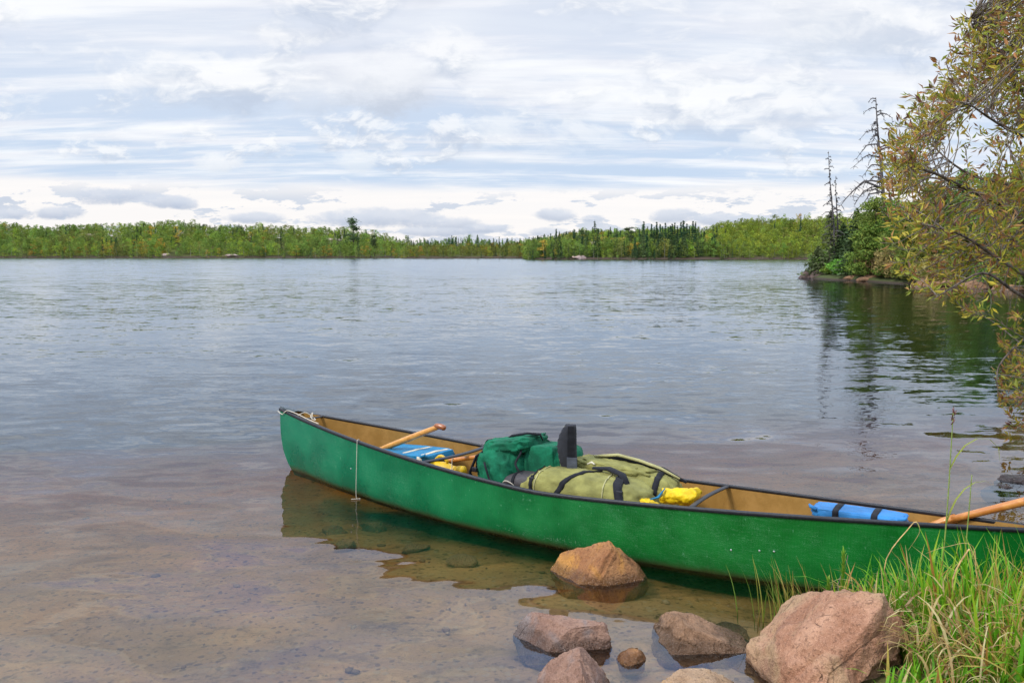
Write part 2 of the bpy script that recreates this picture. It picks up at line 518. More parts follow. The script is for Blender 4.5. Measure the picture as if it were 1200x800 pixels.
# ------------------------------------------------------------------ shoreline and ground
SHORE = [(-60, -40), (-18, -4), (-5, 1.0), (-2, 1.7), (0, 2.0), (.8, 2.2), (1.05, 2.9), (1.42, 3.42), (1.95, 3.34), (2.9, 3.25), (3.5, 4.0), (4.5, 5.6), (5.6, 7.6), (8.8, 12), (14, 20), (21, 29),
         (24, 36), (22.6, 43), (21.3, 50), (20.3, 55), (21.3, 60), (27, 68), (48, 90), (120, 150), (400, 230), (1600, 300)]
SH = np.array(SHORE, dtype=float)


def sdist(x, y):
    """signed distance to the near shore, + on the lake side"""
    x = np.asarray(x, float); y = np.asarray(y, float)
    best = np.full(x.shape, 1e18); side = np.zeros(x.shape)
    for i in range(len(SH) - 1):
        a, b = SH[i], SH[i + 1]; e = b - a; L2 = e @ e
        t = np.clip(((x - a[0]) * e[0] + (y - a[1]) * e[1]) / L2, 0, 1)
        px, py = x - a[0] - t * e[0], y - a[1] - t * e[1]
        d = px * px + py * py
        m = d < best - 1e-12
        cr = e[0] * (y - a[1]) - e[1] * (x - a[0])
        best = np.where(m, d, best); side = np.where(m, cr, side)
    # robust side by crossing count: lake lies on the left of the walk
    inside = np.zeros(x.shape, bool)
    poly = np.vstack([SH, [[1600, -2000], [-2000, -2000], [-2000, -40]]])
    n = len(poly)
    for i in range(n):
        x1, y1 = poly[i]; x2, y2 = poly[(i + 1) % n]
        cond = ((y1 > y) != (y2 > y))
        xi = (x2 - x1) * (y - y1) / ((y2 - y1) if y2 != y1 else 1e-9) + x1
        inside ^= cond & (x < xi)
    return np.sqrt(best) * np.where(inside, -1, 1)


BX, BY, TH, LEN = -1.854, 6.308, .561, 5.2
DV = np.array([math.cos(TH), -math.sin(TH)]); NV = np.array([-math.sin(TH), -math.cos(TH)])


def gheight(x, y, noisy=True):
    x = np.asarray(x, float); y = np.asarray(y, float)
    d = sdist(x, y)
    lake = -(.05 + .034 * np.minimum(d, 9) + .20 * np.clip(d - 9, 0, 26))
    lake = lake - (.026 * np.clip(y - 4.0, 0, 26) ** 1.55) * np.clip(d / 1.2, 0, 1)
    r = np.hypot(x, y)
    slope_l = np.where(r > 30, .28, .30)
    land = np.minimum(-d * slope_l, .30 + np.clip(-d - 1.0, 0, 60) * .07) + .02
    z = np.where(d > 0, lake, land)
    # keep the bed clear of the hull
    s = (x - BX) * DV[0] + (y - BY) * DV[1]; n_ = (x - BX) * NV[0] + (y - BY) * NV[1]
    near = np.exp(-(np.maximum(np.abs(n_) - .38, 0) / .16) ** 2) * np.where((s > 0) & (s < 5.5), 1, np.exp(-(np.minimum(abs(s), abs(s - 5.5)) / .25) ** 2))
    z = z * (1 - near) + np.minimum(z, -.135) * near
    return z


def spaced(c, n, near, reach):
    k = np.linspace(-1, 1, n)
    a = 7.6
    return c + reach * np.sinh(a * k) / math.sinh(a)


gxs = spaced(.6, 330, 0, 2500); gys = spaced(3.6, 330, 0, 2500)
GX, GY = np.meshgrid(gxs, gys)
GZ = gheight(GX, GY)
nn = np.zeros(GX.shape)
for i in range(GX.shape[0]):
    for j in range(GX.shape[1]):
        x, y = GX[i, j], GY[i, j]
        if abs(x) < 12 and -4 < y < 20:
            nn[i, j] = .020 * mnoise.noise(Vector((x * 2.1, y * 3.2, 0))) + .010 * mnoise.noise(Vector((x * 7, y * 9, 3)))
        elif abs(x) < 90 and abs(y) < 120:
            nn[i, j] = .10 * mnoise.noise(Vector((x * .4, y * .4, 0))) * (1 if GZ[i, j] > 0 else 1)
GZ = GZ + nn
mb = MB()
N = GX.shape[1]; R_ = GX.shape[0]
mb.v = [tuple(p) for p in np.stack([GX, GY, GZ], -1).reshape(-1, 3)]
mb.f = [(i * N + j, i * N + j + 1, (i + 1) * N + j + 1, (i + 1) * N + j) for i in range(R_ - 1) for j in range(N - 1)]
mb.m = [0] * len(mb.f); mb.c = [None] * len(mb.f)
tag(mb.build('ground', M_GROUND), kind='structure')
gz_at = lambda x, y: float(gheight(np.array([x]), np.array([y]))[0])

# ------------------------------------------------------------------ canoe shape
BEAM, ZG, ROLL = .844, .289, .063


def prof(t):
    a = abs(2 * t - 1)
    b = BEAM / 2 * (1 - a ** (2.04 if t < .5 else 1.5))
    zg = ZG + (.179 if t < .5 else .143) * a ** 1.27
    zk = -.085 + .05 * a ** 4
    return a, max(b, 0), zg, zk


def hullpt(s, u, side, inset=0.):
    """s along the keel in metres, u 0 keel .. 1 gunwale, side +1 near the camera"""
    t = s / LEN; a, b, zg, zk = prof(t)
    e = a ** 3
    p = 6 + (1.8 - 6) * e; qq = .25 + (.75 - .25) * e
    wd = (1 - (1 - u) ** p) ** qq
    n_ = max(b * wd - inset * min(1, wd * 3) * (1.0), 0.0)
    z = zk + inset * (1 - u) + (zg - zk) * u
    sh = .02 * (1 - u) + .16 * (1 - u) ** 3.5
    if s < .6: s = s + (sh + inset * 1.5) * (1 - s / .6)
    if s > LEN - .6: s = s - (sh + inset * 1.5) * (1 - (LEN - s) / .6)
    return local(s, side * n_, z)


def local(s, n_, z):
    n2 = n_ - ROLL * z; z2 = z + ROLL * n_
    return Vector((BX + DV[0] * s + NV[0] * n2, BY + DV[1] * s + NV[1] * n2, z2))


LDIR = Vector((DV[0], DV[1], 0)); NDIR = Vector((NV[0], NV[1], ROLL)).normalized()
ss = [LEN * (.5 - .5 * math.cos(math.pi * k / 90)) for k in range(91)]
us = [(k / 26) ** 2.3 for k in range(27)]


def shell(inset):
    mb = MB(); vs = []; fs = []
    row = [(-1, u) for u in us[::-1]] + [(1, u) for u in us[1:]]
    for s in ss:
        for sd_, u in row: vs.append(hullpt(s, u, sd_, inset))
    n = len(row)
    for i in range(len(ss) - 1):
        for j in range(n - 1):
            f = (i * n + j, i * n + j + 1, (i + 1) * n + j + 1, (i + 1) * n + j)
            fs.append(f if inset == 0 else f[::-1])
    return mb.add(vs, fs)


canoe = thing('canoe', local(LEN / 2, 0, -.08), 'long green canoe with black gunwales moored beside the shore rocks', 'canoe')
shell(0.).build('hull', M_HULL, canoe)
o_ = shell(.012).build('inner_lining', M_INNER, canoe)
o_['label'] = 'tan brown inner skin'
for sd_ in (-1, 1):
    mb = MB(); prev = []
    vs = []; fs = []
    for k, s in enumerate(ss):
        t = s / LEN; a, b, zg, zk = prof(t)
        o1 = b + .007; i1 = max(b - .014, 0.0)
        if b < .012: i1 = 0.0
        prf = [(i1, zg - .012), (i1, zg + .002), (i1 + .003, zg + .006), (o1 - .004, zg + .006), (o1, zg + .003), (o1, zg - .014), (max(b - .001, 0), zg - .015)]
        sx = s + (-.008 if s < .01 else (.008 if s > LEN - .01 else 0))
        vs += [local(sx, sd_ * p[0], p[1]) for p in prf]
    m = 7
    for i in range(len(ss) - 1):
        for j in range(m):
            j2 = (j + 1) % m; f = (i * m + j, i * m + j2, (i + 1) * m + j2, (i + 1) * m + j)
            fs.append(f if sd_ > 0 else f[::-1])
    mb.add(vs, fs + [tuple(range(m)), tuple((len(ss) - 1) * m + j for j in range(m))]).build('gunwale', M_TRIM, canoe)
for end in (0, 1):                                       # deck plates at both tips
    vs, fs = [], []
    st = [0.0, .02, .05, .09, .13, .17, .20]
    for s in st:
        sr = s if end == 0 else LEN - s
        a, b, zg, zk = prof(sr / LEN); b = max(b - .004, 0)
        for q in (-1, -.5, 0, .5, 1): vs.append(local(sr, q * b, zg + .012 + .008 * (1 - q * q)))
    for i in range(len(st) - 1):
        for j in range(4): fs.append((i * 5 + j, i * 5 + j + 1, (i + 1) * 5 + j + 1, (i + 1) * 5 + j))
    MB().add(vs, fs).build('deck_plate', M_DECK, canoe)


def thwart(s, name, dip=.0, wd=.024, mat=None, flat=.45, drop=.004):
    a, b, zg, zk = prof(s / LEN)
    pts = [local(s + dip * (1 - (q * q)), q * (b - .012), zg - drop - .002 * (1 - q * q)) for q in np.linspace(-1, 1, 13)]
    MB().tube(pts, wd, 10, flat=flat).build(name, mat or M_TRIM, canoe)


thwart(1.72, 'thwart', .03, .020)
thwart(3.50, 'thwart', -.02, .016)
thwart(.36, 'carry_handle', .0, .014)
for s, wd in ((1.30, .24), (4.33, .22)):                 # cane seats hung under the gunwales
    a, b, zg, zk = prof(s / LEN)
    zz = zg - .10
    mb = MB()
    for ds in (-wd / 2, wd / 2):
        a2, b2, zg2, _ = prof((s + ds) / LEN)
        mb.tube([local(s + ds, -b2 * .97, zz), local(s + ds, b2 * .97, zz)], .014, 8)
    for q in (-.6, .6): mb.tube([local(s - wd / 2, q * b, zz), local(s + wd / 2, q * b, zz)], .013, 8)
    st = mb.build('seat', M_WOOD, canoe)
    vs = [local(s + i * wd / 2, j * b * .6, zz + .012) for i, j in ((-1, -1), (1, -1), (1, 1), (-1, 1))]
    vs += [v - Vector((0, 0, .006)) for v in vs]
    MB().add(vs, [(0, 1, 2, 3), (7, 6, 5, 4), (0, 4, 5, 1), (1, 5, 6, 2), (2, 6, 7, 3), (3, 7, 4, 0)]).build('webbing', M_CREAM, st)
for s, u in ((3.72, .52), (3.86, .55), (3.93, .56), (1.02, .55)):
    p = hullpt(s, u, 1); nn_ = (NDIR + Vector((0, 0, -.1))).normalized()
    MB().tube([p - nn_ * .002, p + nn_ * .0025, p + nn_ * .004], [.005, .005, .002], 8).build('rivet', M_METAL, canoe)

# waterline outline -> hole in the water sheet
def wl(side):
    pts = []
    for s in np.linspace(.02, LEN - .02, 70):
        lo, hi_ = 0., 1.
        for _ in range(30):
            m = (lo + hi_) / 2
            if hullpt(s, m, side).z > 0: hi_ = m
            else: lo = m
        p = hullpt(s, hi_, side)
        c_ = local(s, 0, 0)
        v = Vector((p.x - c_.x, p.y - c_.y)); 
        pts.append((p.x, p.y))
    return pts


near_w = wl(1); far_w = wl(-1)
poly = near_w + far_w[::-1]
cx_ = [((poly[i][0]), (poly[i][1])) for i in range(len(poly))]


def inset_pt(p):
    s = (p[0] - BX) * DV[0] + (p[1] - BY) * DV[1]; n_ = (p[0] - BX) * NV[0] + (p[1] - BY) * NV[1]
    n2 = math.copysign(max(abs(n_) - .006, abs(n_) * .5), n_)
    return (BX + DV[0] * s + NV[0] * n2, BY + DV[1] * s + NV[1] * n2)


poly = [inset_pt(p) for p in cx_]
clean = []
for p in poly:
    if not clean or (abs(p[0] - clean[-1][0]) + abs(p[1] - clean[-1][1])) > .004: clean.append(p)
poly = clean
D = 2500
outer = [(-D, -D), (D, -D), (D, D), (-D, D)]
V2 = [Vector(p) for p in outer + poly]
n = len(poly)
Ed = [(i, (i + 1) % 4) for i in range(4)] + [(4 + i, 4 + (i + 1) % n) for i in range(n)]
vv, ee, ff, *_r = delaunay_2d_cdt(V2, Ed, [], 0, 1e-6)


def inpoly(x, y, P):
    c_ = False
    for i in range(len(P)):
        x1, y1 = P[i]; x2, y2 = P[i - 1]
        if (y1 > y) != (y2 > y) and x < (x2 - x1) * (y - y1) / (y2 - y1) + x1: c_ = not c_
    return c_


fk = []
for f in ff:
    cxm = sum(vv[i].x for i in f) / len(f); cym = sum(vv[i].y for i in f) / len(f)
    if not inpoly(cxm, cym, poly):
        a_, b_, c_ = (vv[f[0]], vv[f[1]], vv[f[2]])
        cr = (b_ - a_).x * (c_ - a_).y - (b_ - a_).y * (c_ - a_).x
        fk.append(tuple(f) if cr > 0 else tuple(f)[::-1])
tag(MB().add([(v.x, v.y, 0) for v in vv], fk).build('water', M_WATER, smooth=False), kind='structure')

# ------------------------------------------------------------------ soft shapes
def smoothpts(P_, n=8):
    P_ = [Vector(p) for p in P_]; out_ = []
    for i in range(len(P_) - 1):
        a = P_[max(i - 1, 0)]; b = P_[i]; c_ = P_[i + 1]; d = P_[min(i + 2, len(P_) - 1)]
        for k in range(n):
            q = k / n
            out_.append(.5 * ((2 * b) + (-a + c_) * q + (2 * a - 5 * b + 4 * c_ - d) * q * q + (-a + 3 * b - 3 * c_ + d) * q ** 3))
    return out_ + [P_[-1]]


def soft(c, half, e1=.55, e2=.55, nu=48, nv=28, wr=.06, ws=5., seed=0, ax=None, sag=0.):
    """lumpy bag: superellipsoid with folds; axes are canoe-local (along, across, up)"""
    ax = ax or (LDIR, NDIR, Vector((0, 0, 1)))
    vs, fs = [], []
    sg = lambda v, e: math.copysign(abs(v) ** e, v)
    for j in range(nv + 1):
        ph = -math.pi / 2 + math.pi * j / nv
        for i in range(nu):
            th = 2 * math.pi * i / nu
            p = Vector((sg(math.cos(ph), e1) * sg(math.cos(th), e2), sg(math.cos(ph), e1) * sg(math.sin(th), e2), sg(math.sin(ph), e1)))
            q = p * ws * .5 + Vector((seed, seed * .7, seed * 1.3))
            ds = mnoise.noise(q) * 1.0 + .5 * mnoise.noise(q * 2.3) + .3 * abs(mnoise.noise(q * 4.7)) * 1.6
            ds += 1.1 * (1 - abs(mnoise.noise(Vector((q.x * 3.1 + q.z, q.y * 1.2, q.z * 1.5 + seed)))) * 2.2) * .6 - .3
            k = 1 + wr * ds
            p = Vector((p.x * half[0] * k, p.y * half[1] * k, p.z * half[2] * k - sag * (p.x ** 2)))
            vs.append(Vector(c) + ax[0] * p.x + ax[1] * p.y + ax[2] * p.z)
    for j in range(nv):
        for i in range(nu):
            i2 = (i + 1) % nu
            fs.append((j * nu + i, j * nu + i2, (j + 1) * nu + i2, (j + 1) * nu + i))
    return vs, fs


def bvh(vs, fs): return BVHTree.FromPolygons([tuple(v) for v in vs], fs)


def strap(tree, c, u, v, a0, a1, wd, th=.004, n=26, off=.002, wdir=None):
    """webbing laid round a bag: rays from outside towards c in the plane (u, v)"""
    c = Vector(c); u = u.normalized(); v = v.normalized(); w_ = (wdir or u.cross(v)).normalized()
    vs, fs = [], []
    for i in range(n + 1):
        a = a0 + (a1 - a0) * i / n
        d = u * math.cos(a) + v * math.sin(a)
        ring = []
        for sgn in (-1, 1):
            cc = c + w_ * sgn * wd / 2
            h = tree.ray_cast(cc + d * 1.5, -d)
            p = h[0] if h[0] is not None else cc
            ring.append(p)
        m = max((ring[0] - c).dot(d), (ring[1] - c).dot(d))
        for r in ring:
            base = r + d * (off)
            vs.append(base - d * .003); vs.append(base + d * th)
    for i in range(n):
        k = i * 4
        fs += [(k + 1, k + 3, k + 7, k + 5), (k, k + 1, k + 5, k + 4), (k + 3, k + 2, k + 6, k + 7), (k + 2, k, k + 4, k + 6)]
    return vs, fs


def fix_normals(o):
    bm = bmesh.new(); bm.from_mesh(o.data); bmesh.ops.recalc_face_normals(bm, faces=bm.faces[:]); bm.to_mesh(o.data); bm.free()
    return o


UP = Vector((0, 0, 1))

# ---- blue pad with cream straps on the bow seat
def pad(s0, s1, n0, hn, z, hz, mat, smat, label, tilt, fr, seed):
    c = local((s0 + s1) / 2, n0, z)
    ax0 = (LDIR + UP * tilt).normalized(); ax2 = (UP - ax0 * UP.dot(ax0)).normalized()
    t = thing('seat_cushion', c - UP * hz, label, 'cushion')
    vs, fs = soft(c, ((s1 - s0) / 2, hn, hz), .28, .25, 56, 26, .05, 6, seed, (ax0, NDIR, ax2))
    MB().add(vs, fs).build('cushion', mat, t)
    tr_ = bvh(vs, fs)
    for q in fr:
        cc = c + ax0 * ((s1 - s0) / 2 * q)
        a, b = strap(tr_, cc, NDIR, ax2, 0, 2 * math.pi, .030, .004, 60)
        MB().add(a, b).build('strap', smat, t)
    for q in (-1, 1):
        p = c + ax0 * ((s1 - s0) / 2 * q * .97) + NDIR * hn * .9 + ax2 * hz * .6
        MB().tube([p - ax0 * .02 * q, p + ax0 * .01 * q + ax2 * .012, p + ax0 * .018 * q + ax2 * .024], [.012, .01, .004], 8).build('corner_tab', mat, t)
    return t


pad(1.02, 1.55, -.06, .20, .272, .030, M_BLUE, M_CREAM, 'blue cushion with cream straps behind the left paddle', .05, (.25, .86), 3)
pad(4.06, 4.50, -.02, .095, .350, .027, M_BLUE2, M_BLACK, 'bright blue cushion with black straps near the grass end', .02, (-.45, .38), 8)


# ---- paddles
def paddle(grip, tip, mat, gmat, label, gripdir, r=.0155):
    g_ = Vector(grip); e = Vector(tip); ax = (e - g_); L = ax.length; ax.normalize()
    side_ = gripdir - ax * gripdir.dot(ax); side_.normalize(); nor = ax.cross(side_)
    t = thing('paddle', e, label, 'paddle')
    n_ = 16
    MB().tube([g_ + ax * (L - .5) * k / n_ for k in range(n_ + 1)], [r * (1.0 + .25 * math.sin(math.pi * k / n_)) for k in range(n_ + 1)], 12).build('shaft', mat, t)
    pts = []; rr = []
    gd = gripdir.normalized()
    for k in range(11):
        q = -1 + .2 * k
        pts.append(g_ + gd * (q * .045 + .012) + ax * (.010 * q * q)); rr.append(.021 * (1 - .55 * abs(q) ** 5))
    MB().tube(pts, rr, 12).build('grip', gmat, t)
    vs, fs = [], []
    st = [(0, .016, .014), (.06, .022, .012), (.14, .065, .006), (.26, .085, .004), (.42, .09, .0035), (.49, .075, .003), (.52, .03, .002)]
    for d, hw, th in st:
        c_ = g_ + ax * (L - .52 + d)
        for q, zz in ((-1, 0), (-.5, th), (0, th * 1.6), (.5, th), (1, 0), (.5, -th), (0, -th * 1.6), (-.5, -th)):
            vs.append(c_ + side_ * q * hw + nor * zz)
    for i in range(len(st) - 1):
        for j in range(8): fs.append((i * 8 + j, i * 8 + (j + 1) % 8, (i + 1) * 8 + (j + 1) % 8, (i + 1) * 8 + j))
    fs += [tuple(range(8)), tuple((len(st) - 1) * 8 + j for j in range(8))]
    fix_normals(MB().add(vs, fs).build('blade', mat, t))
    return t


paddle(local(1.58, 0.0, .505), local(.55, .0, .06), M_WOOD, M_REDWOOD, 'golden wooden paddle with red brown grip sticking up behind the blue cushion', Vector((.86, -.45, -.14)), .0175)
paddle(local(5.62, .02, .83), local(4.25, -.13, .17), M_WOOD2, M_REDWOOD, 'orange wooden paddle leaning out over the right end of the canoe', NDIR, .017)
paddle(local(1.93, -.10, .335), local(.78, -.05, .06), M_WOOD2, M_REDWOOD, 'short end of a wooden paddle lying by the yellow bailer', NDIR * .4 + LDIR, .013)
paddle(local(2.27, .10, .255), local(3.45, .05, .02), M_WOOD2, M_REDWOOD, 'orange paddle shaft poking out between the green pack and the olive pack', NDIR * .6 + LDIR * .3, .017)

# ---- yellow bailer: jug cut open, lying on its side
t = thing('bailer', local(1.62, -.02, .10), 'yellow plastic bailer lying behind the first thwart', 'bailer')
ax = (LDIR + UP * .12).normalized()
c0 = local(1.50, 0.02, .195)
pts = [c0 + ax * d for d in (0, .01, .10, .16, .20, .215, .24, .262)]
MB().tube(pts, [.052, .060, .062, .058, .046, .034, .031, .030], 18).build('body', M_YPLAST, t)
MB().tube([c0 + ax * .262, c0 + ax * .275, c0 + ax * .315], [.031, .035, .034], 16).build('cap', M_YPLAST, t)
hp = [c0 + ax * (.06 + .12 * k / 8) + UP * (.055 + .045 * math.sin(math.pi * k / 8)) for k in range(9)]
MB().tube(hp, .011, 10).build('handle', M_YPLAST, t)
MB().tube([local(1.44, .05, .215), local(1.50, .03, .262), local(1.60, 0, .275), local(1.66, -.02, .262)], [.012, .026, .026, .010], 10, flat=.5).build('strap_flap', M_BLACK, t)

# ---- green pack
t = thing('green_pack', local(2.2, -.05, .0), 'dark green canvas portage pack standing upright in the middle of the canoe', 'pack')
c = local(2.16, -.04, .235)
lean = (UP - LDIR * .08).normalized()
v1, f1 = soft(c, (.185, .24, .25), .72, .68, 96, 60, .075, 5.5, 12, (LDIR, NDIR, lean))
MB().add(v1, f1).build('body', M_CANVAS_G, t)
tr1 = bvh(v1, f1)
c2 = local(2.43, -.10, .29)
v2, f2 = soft(c2, (.165, .20, .185), .5, .55, 60, 36, .06, 5, 31)
MB().add(v2, f2).build('side_bag', M_CANVAS_G, t)
tr2 = bvh(v2, f2)
v3, f3 = soft(local(2.20, -.03, .455), (.165, .19, .055), .6, .6, 60, 24, .12, 7, 5, ((LDIR + UP * .22).normalized(), NDIR, (UP - LDIR * .22).normalized()))
MB().add(v3, f3).build('top_flap', M_CANVAS_G, t)
v4, f4 = soft(local(2.45, .055, .405), (.085, .05, .085), .35, .35, 40, 24, .05, 5, 9, ((LDIR + UP * .1).normalized(), NDIR, (UP - LDIR * .1).normalized()))
MB().add(v4, f4).build('pocket', M_CANVAS_G, t)
a, b = strap(tr1, local(2.01, -.04, .235), NDIR, UP, -.2, math.pi + .2, .032, .006, 50); MB().add(a, b).build('strap', M_BLACK, t)
a, b = strap(tr2, local(2.50, -.10, .29), NDIR, UP, .1, math.pi, .05, .005, 40); MB().add(a, b).build('strap', M_BLACK, t)
MB().tube([local(2.12, .02, .47), local(2.20, .04, .52), local(2.30, .03, .545), local(2.37, -.02, .54), local(2.385, -.03, .50)], [.010, .018, .014, .018, .008], 8, flat=.5).build('strap', M_BLACK, t)
MB().tube([local(2.02, .17, .16), local(1.97, .18, .27), local(2.01, .17, .38), local(2.10, .10, .46)], [.010, .014, .014, .01], 8, flat=.6).build('strap', M_BLACK, t)
MB().tube([local(2.00, .22, .12), local(1.93, .20, .17), local(1.90, .18, .20)], [.012, .014, .005], 8, flat=.5).build('strap', M_BLACK, t)

MB().tube(smoothpts([local(2.10, .21, .36), local(2.13, .235, .33), local(2.16, .24, .27), local(2.20, .25, .235)]), .007, 6, flat=.4).build('strap', M_BLACK, t)
MB().tube(smoothpts([local(2.30, .10, .47), local(2.33, .15, .44), local(2.32, .19, .38), local(2.35, .20, .34)]), .007, 6, flat=.4).build('strap', M_BLACK, t)
bz, fz = soft(local(2.02, .20, .30), (.018, .008, .015), .2, .2, 16, 8, .0, 1, 1); MB().add(bz, fz).build('buckle', M_TRIM, t)

# ---- dark grey roll
t = thing('rolled_pad', local(2.43, .12, .12), 'dark grey nylon roll wedged between the green pack and the olive pack', 'roll')
c = local(2.42, .12, .245)
v5, f5 = soft(c, (.20, .10, .082), .8, .42, 48, 30, .05, 4, 17, ((LDIR + UP * .03).normalized(), NDIR, UP), sag=.0)
MB().add(v5, f5).build('roll', M_ROLL, t)
a, b = strap(bvh(v5, f5), local(2.32, .12, .245), NDIR, UP, 0, 2 * math.pi, .02, .003, 40); MB().add(a, b).build('strap', M_BLACK, t)

# ---- olive pack
t = thing('olive_pack', local(2.85, .02, .0), 'big olive canvas pack with black straps lying in the middle of the canoe', 'pack')
c = local(2.80, .10, .205)
v1, f1 = soft(c, (.405, .20, .175), .62, .5, 96, 44, .05, 6, 41, ((LDIR - UP * .03).normalized(), NDIR, UP))
MB().add(v1, f1).build('body', M_CANVAS_O, t); tr1 = bvh(v1, f1)
v2, f2 = soft(local(2.99, -.13, .228), (.285, .165, .160), .62, .55, 80, 40, .05, 5.5, 55)
MB().add(v2, f2).build('bedroll', M_CANVAS_O, t); tr2 = bvh(v2, f2)
v3, f3 = soft(local(2.86, -.10, .375), (.26, .11, .045), .6, .5, 60, 20, .14, 7, 23, ((LDIR - UP * .05).normalized(), NDIR, UP))
MB().add(v3, f3).build('top_flap', M_CANVAS_O, t)
for s_, tl in ((2.52, .0), (2.93, .2)):
    a, b = strap(tr1, local(s_, .10, .205), NDIR + LDIR * tl, UP, -.6, math.pi * .9, .007, .004, 60); MB().add(a, b).build('seam', M_CANVAS_O2, t)
for s_, n_, z_ in ((2.49, .265, .315), (2.70, .27, .30), (3.06, .265, .32)):
    bz, fz = soft(local(s_, n_, z_), (.020, .010, .016), .2, .2, 16, 8, .0, 1, 1); MB().add(bz, fz).build('buckle', M_TRIM, t)
# swirl where the roll ends
pts = []; rr = []
for k in range(40):
    a_ = k * .42; r_ = .075 * (1 - k / 46)
    pts.append(local(3.03, .20, .225) + (LDIR * .8 - NDIR * .6).normalized() * math.cos(a_) * r_ + UP * math.sin(a_) * r_ * .9 + (NDIR * .8 + LDIR * .5).normalized() * (.075 + .012 * math.sin(k * .21)))
MB().tube(pts, [.012] * 40, 8).build('rolled_end', M_CANVAS_O, t)
for s_, wd in ((2.47, .028), (2.49, 0)):
    if wd:
        a, b = strap(tr1, local(s_, .10, .205), NDIR + LDIR * .10, UP, -.5, math.pi * .7, wd, .005, 50); MB().add(a, b).build('strap', M_BLACK, t)
a, b = strap(tr1, local(2.76, .10, .205), (NDIR - LDIR * .45), (UP + LDIR * .25), -.5, math.pi * .62, .030, .005, 50); MB().add(a, b).build('strap', M_BLACK, t)
a, b = strap(tr1, local(3.05, .10, .205), (NDIR + LDIR * .25), (UP - LDIR * .3), -.6, math.pi * .55, .045, .010, 50); MB().add(a, b).build('strap', M_BLACK, t)
a, b = strap(tr2, local(3.16, -.13, .228), (NDIR + LDIR * .1), UP, -.2, math.pi * .8, .032, .006, 40); MB().add(a, b).build('strap', M_BLACK, t)
MB().tube([local(2.80, .08, .400), local(2.90, .07, .408), local(3.00, .10, .392), local(3.07, .17, .35)], [.02, .03, .03, .02], 10, flat=.4).build('strap', M_BLACK, t)
# piping and shoulder harness along the far top edge
MB().tube([local(2.66, -.08, .36), local(2.74, -.14, .425), local(2.86, -.18, .432), local(3.0, -.18, .418), local(3.15, -.17, .40), local(3.30, -.16, .345)], [.018, .03, .028, .022, .022, .012], 10, flat=.6).build('shoulder_strap', M_BLACK, t)
MB().tube([local(2.72, -.10, .435), local(2.86, -.14, .455), local(3.0, -.14, .440), local(3.15, -.12, .415), local(3.28, -.10, .375)], [.008, .010, .010, .010, .006], 8).build('piping', M_CANVAS_O2, t)
MB().tube([local(2.73, .02, .405), local(2.75, .0, .415), local(2.78, .02, .41)], [.006, .010, .006], 8, flat=.7).build('buckle', M_CREAM, t)
# upright padded hip belt wing
face = (NDIR * .95 + LDIR * .30).normalized(); tang = (LDIR * .97 - NDIR * .25).normalized()
base = local(2.625, .05, .33)
for part, xs0, xs1, th0, m_ in (('padded_wing', -1, 1, .030, M_GREYPAD),):
    vs, fs = [], []
    K = 18
    for k in range(K + 1):
        q = k / K
        zz = q * .315
        xl = -.062 - .004 * math.sin(q * 3.1) + .050 * max(0, (q - .55) / .45) ** 2 + .035 * (1 - q) ** 3
        xr = .050 - .010 * q
        if q > .93: xl += .0; xr -= .006 * (q - .93) / .07
        cc = base + UP * zz + face * (.02 * math.sin(q * 2.6))
        rib = .0035 * (1 if k % 2 else -1)
        for (x_, y_) in ((xl - .004, -th0), (xl - .010 + rib * .5, 0), (xl, th0 + rib), ((xl + xr) / 2 - .012, th0 + .006 + rib), ((xl + xr) / 2 - .004, th0 + .010), (xr, th0), (xr + .004, 0), (xr, -th0)):
            vs.append(cc + tang * x_ + face * y_)
    for k in range(K):
        for j in range(8): fs.append((k * 8 + j, k * 8 + (j + 1) % 8, (k + 1) * 8 + (j + 1) % 8, (k + 1) * 8 + j))
    fs += [tuple(range(8)), tuple(K * 8 + j for j in range(8))]
    wing = fix_normals(MB().add(vs, fs).build(part, m_, t))
    pp = [base + UP * (q * .31) + face * (.02 * math.sin(q * 2.6) + th0 * .2) + tang * (-.068 + .05 * max(0, (q - .55) / .45) ** 2 + .035 * (1 - q) ** 3) for q in np.linspace(0, 1, 16)]
    MB().tube(pp, .0045, 6).build('edge_trim', M_CANVAS_O2, wing)
    vs = []
    for q in (.0, .35, .7, .985):
        for x_, y_ in ((.0, .042), (.050 - .01 * q, .036)): vs.append(base + UP * (q * .315) + face * (.02 * math.sin(q * 2.6) + y_ + .004) + tang * x_)
    vs = vs + [v - face * .02 for v in vs]
    fs = [(0, 1, 3, 2), (2, 3, 5, 4), (4, 5, 7, 6), (1, 9, 11, 3), (3, 11, 13, 5), (5, 13, 15, 7), (8, 0, 2, 10), (10, 2, 4, 12), (12, 4, 6, 14), (6, 7, 15, 14)]
    MB().add(vs, fs).build('front_panel', M_BLACK, wing, smooth=False)
    vs = []
    for q in (-.04, .38):
        for x_, y_ in ((-.004, .052), (.056, .046)): vs.append(base + UP * (q * .315) + face * (.02 * math.sin(q * 2.6) + y_) + tang * x_)
    vs = vs + [v - face * .012 for v in vs]
    MB().add(vs, [(0, 1, 3, 2), (4, 6, 7, 5), (0, 4, 5, 1), (1, 5, 7, 3), (3, 7, 6, 2), (2, 6, 4, 0)]).build('strap_end', M_GREYSTRAP, wing, smooth=False)
MB().tube([local(2.46, .0, .36), local(2.49, -.02, .42), local(2.55, -.02, .455), local(2.60, 0, .46)], .014, 8, flat=.6).build('loop', M_BLACK, t)
MB().tube([local(2.44, .03, .35), local(2.48, .02, .415), local(2.56, .02, .45)], .006, 8).build('piping', M_CANVAS_O2, t)

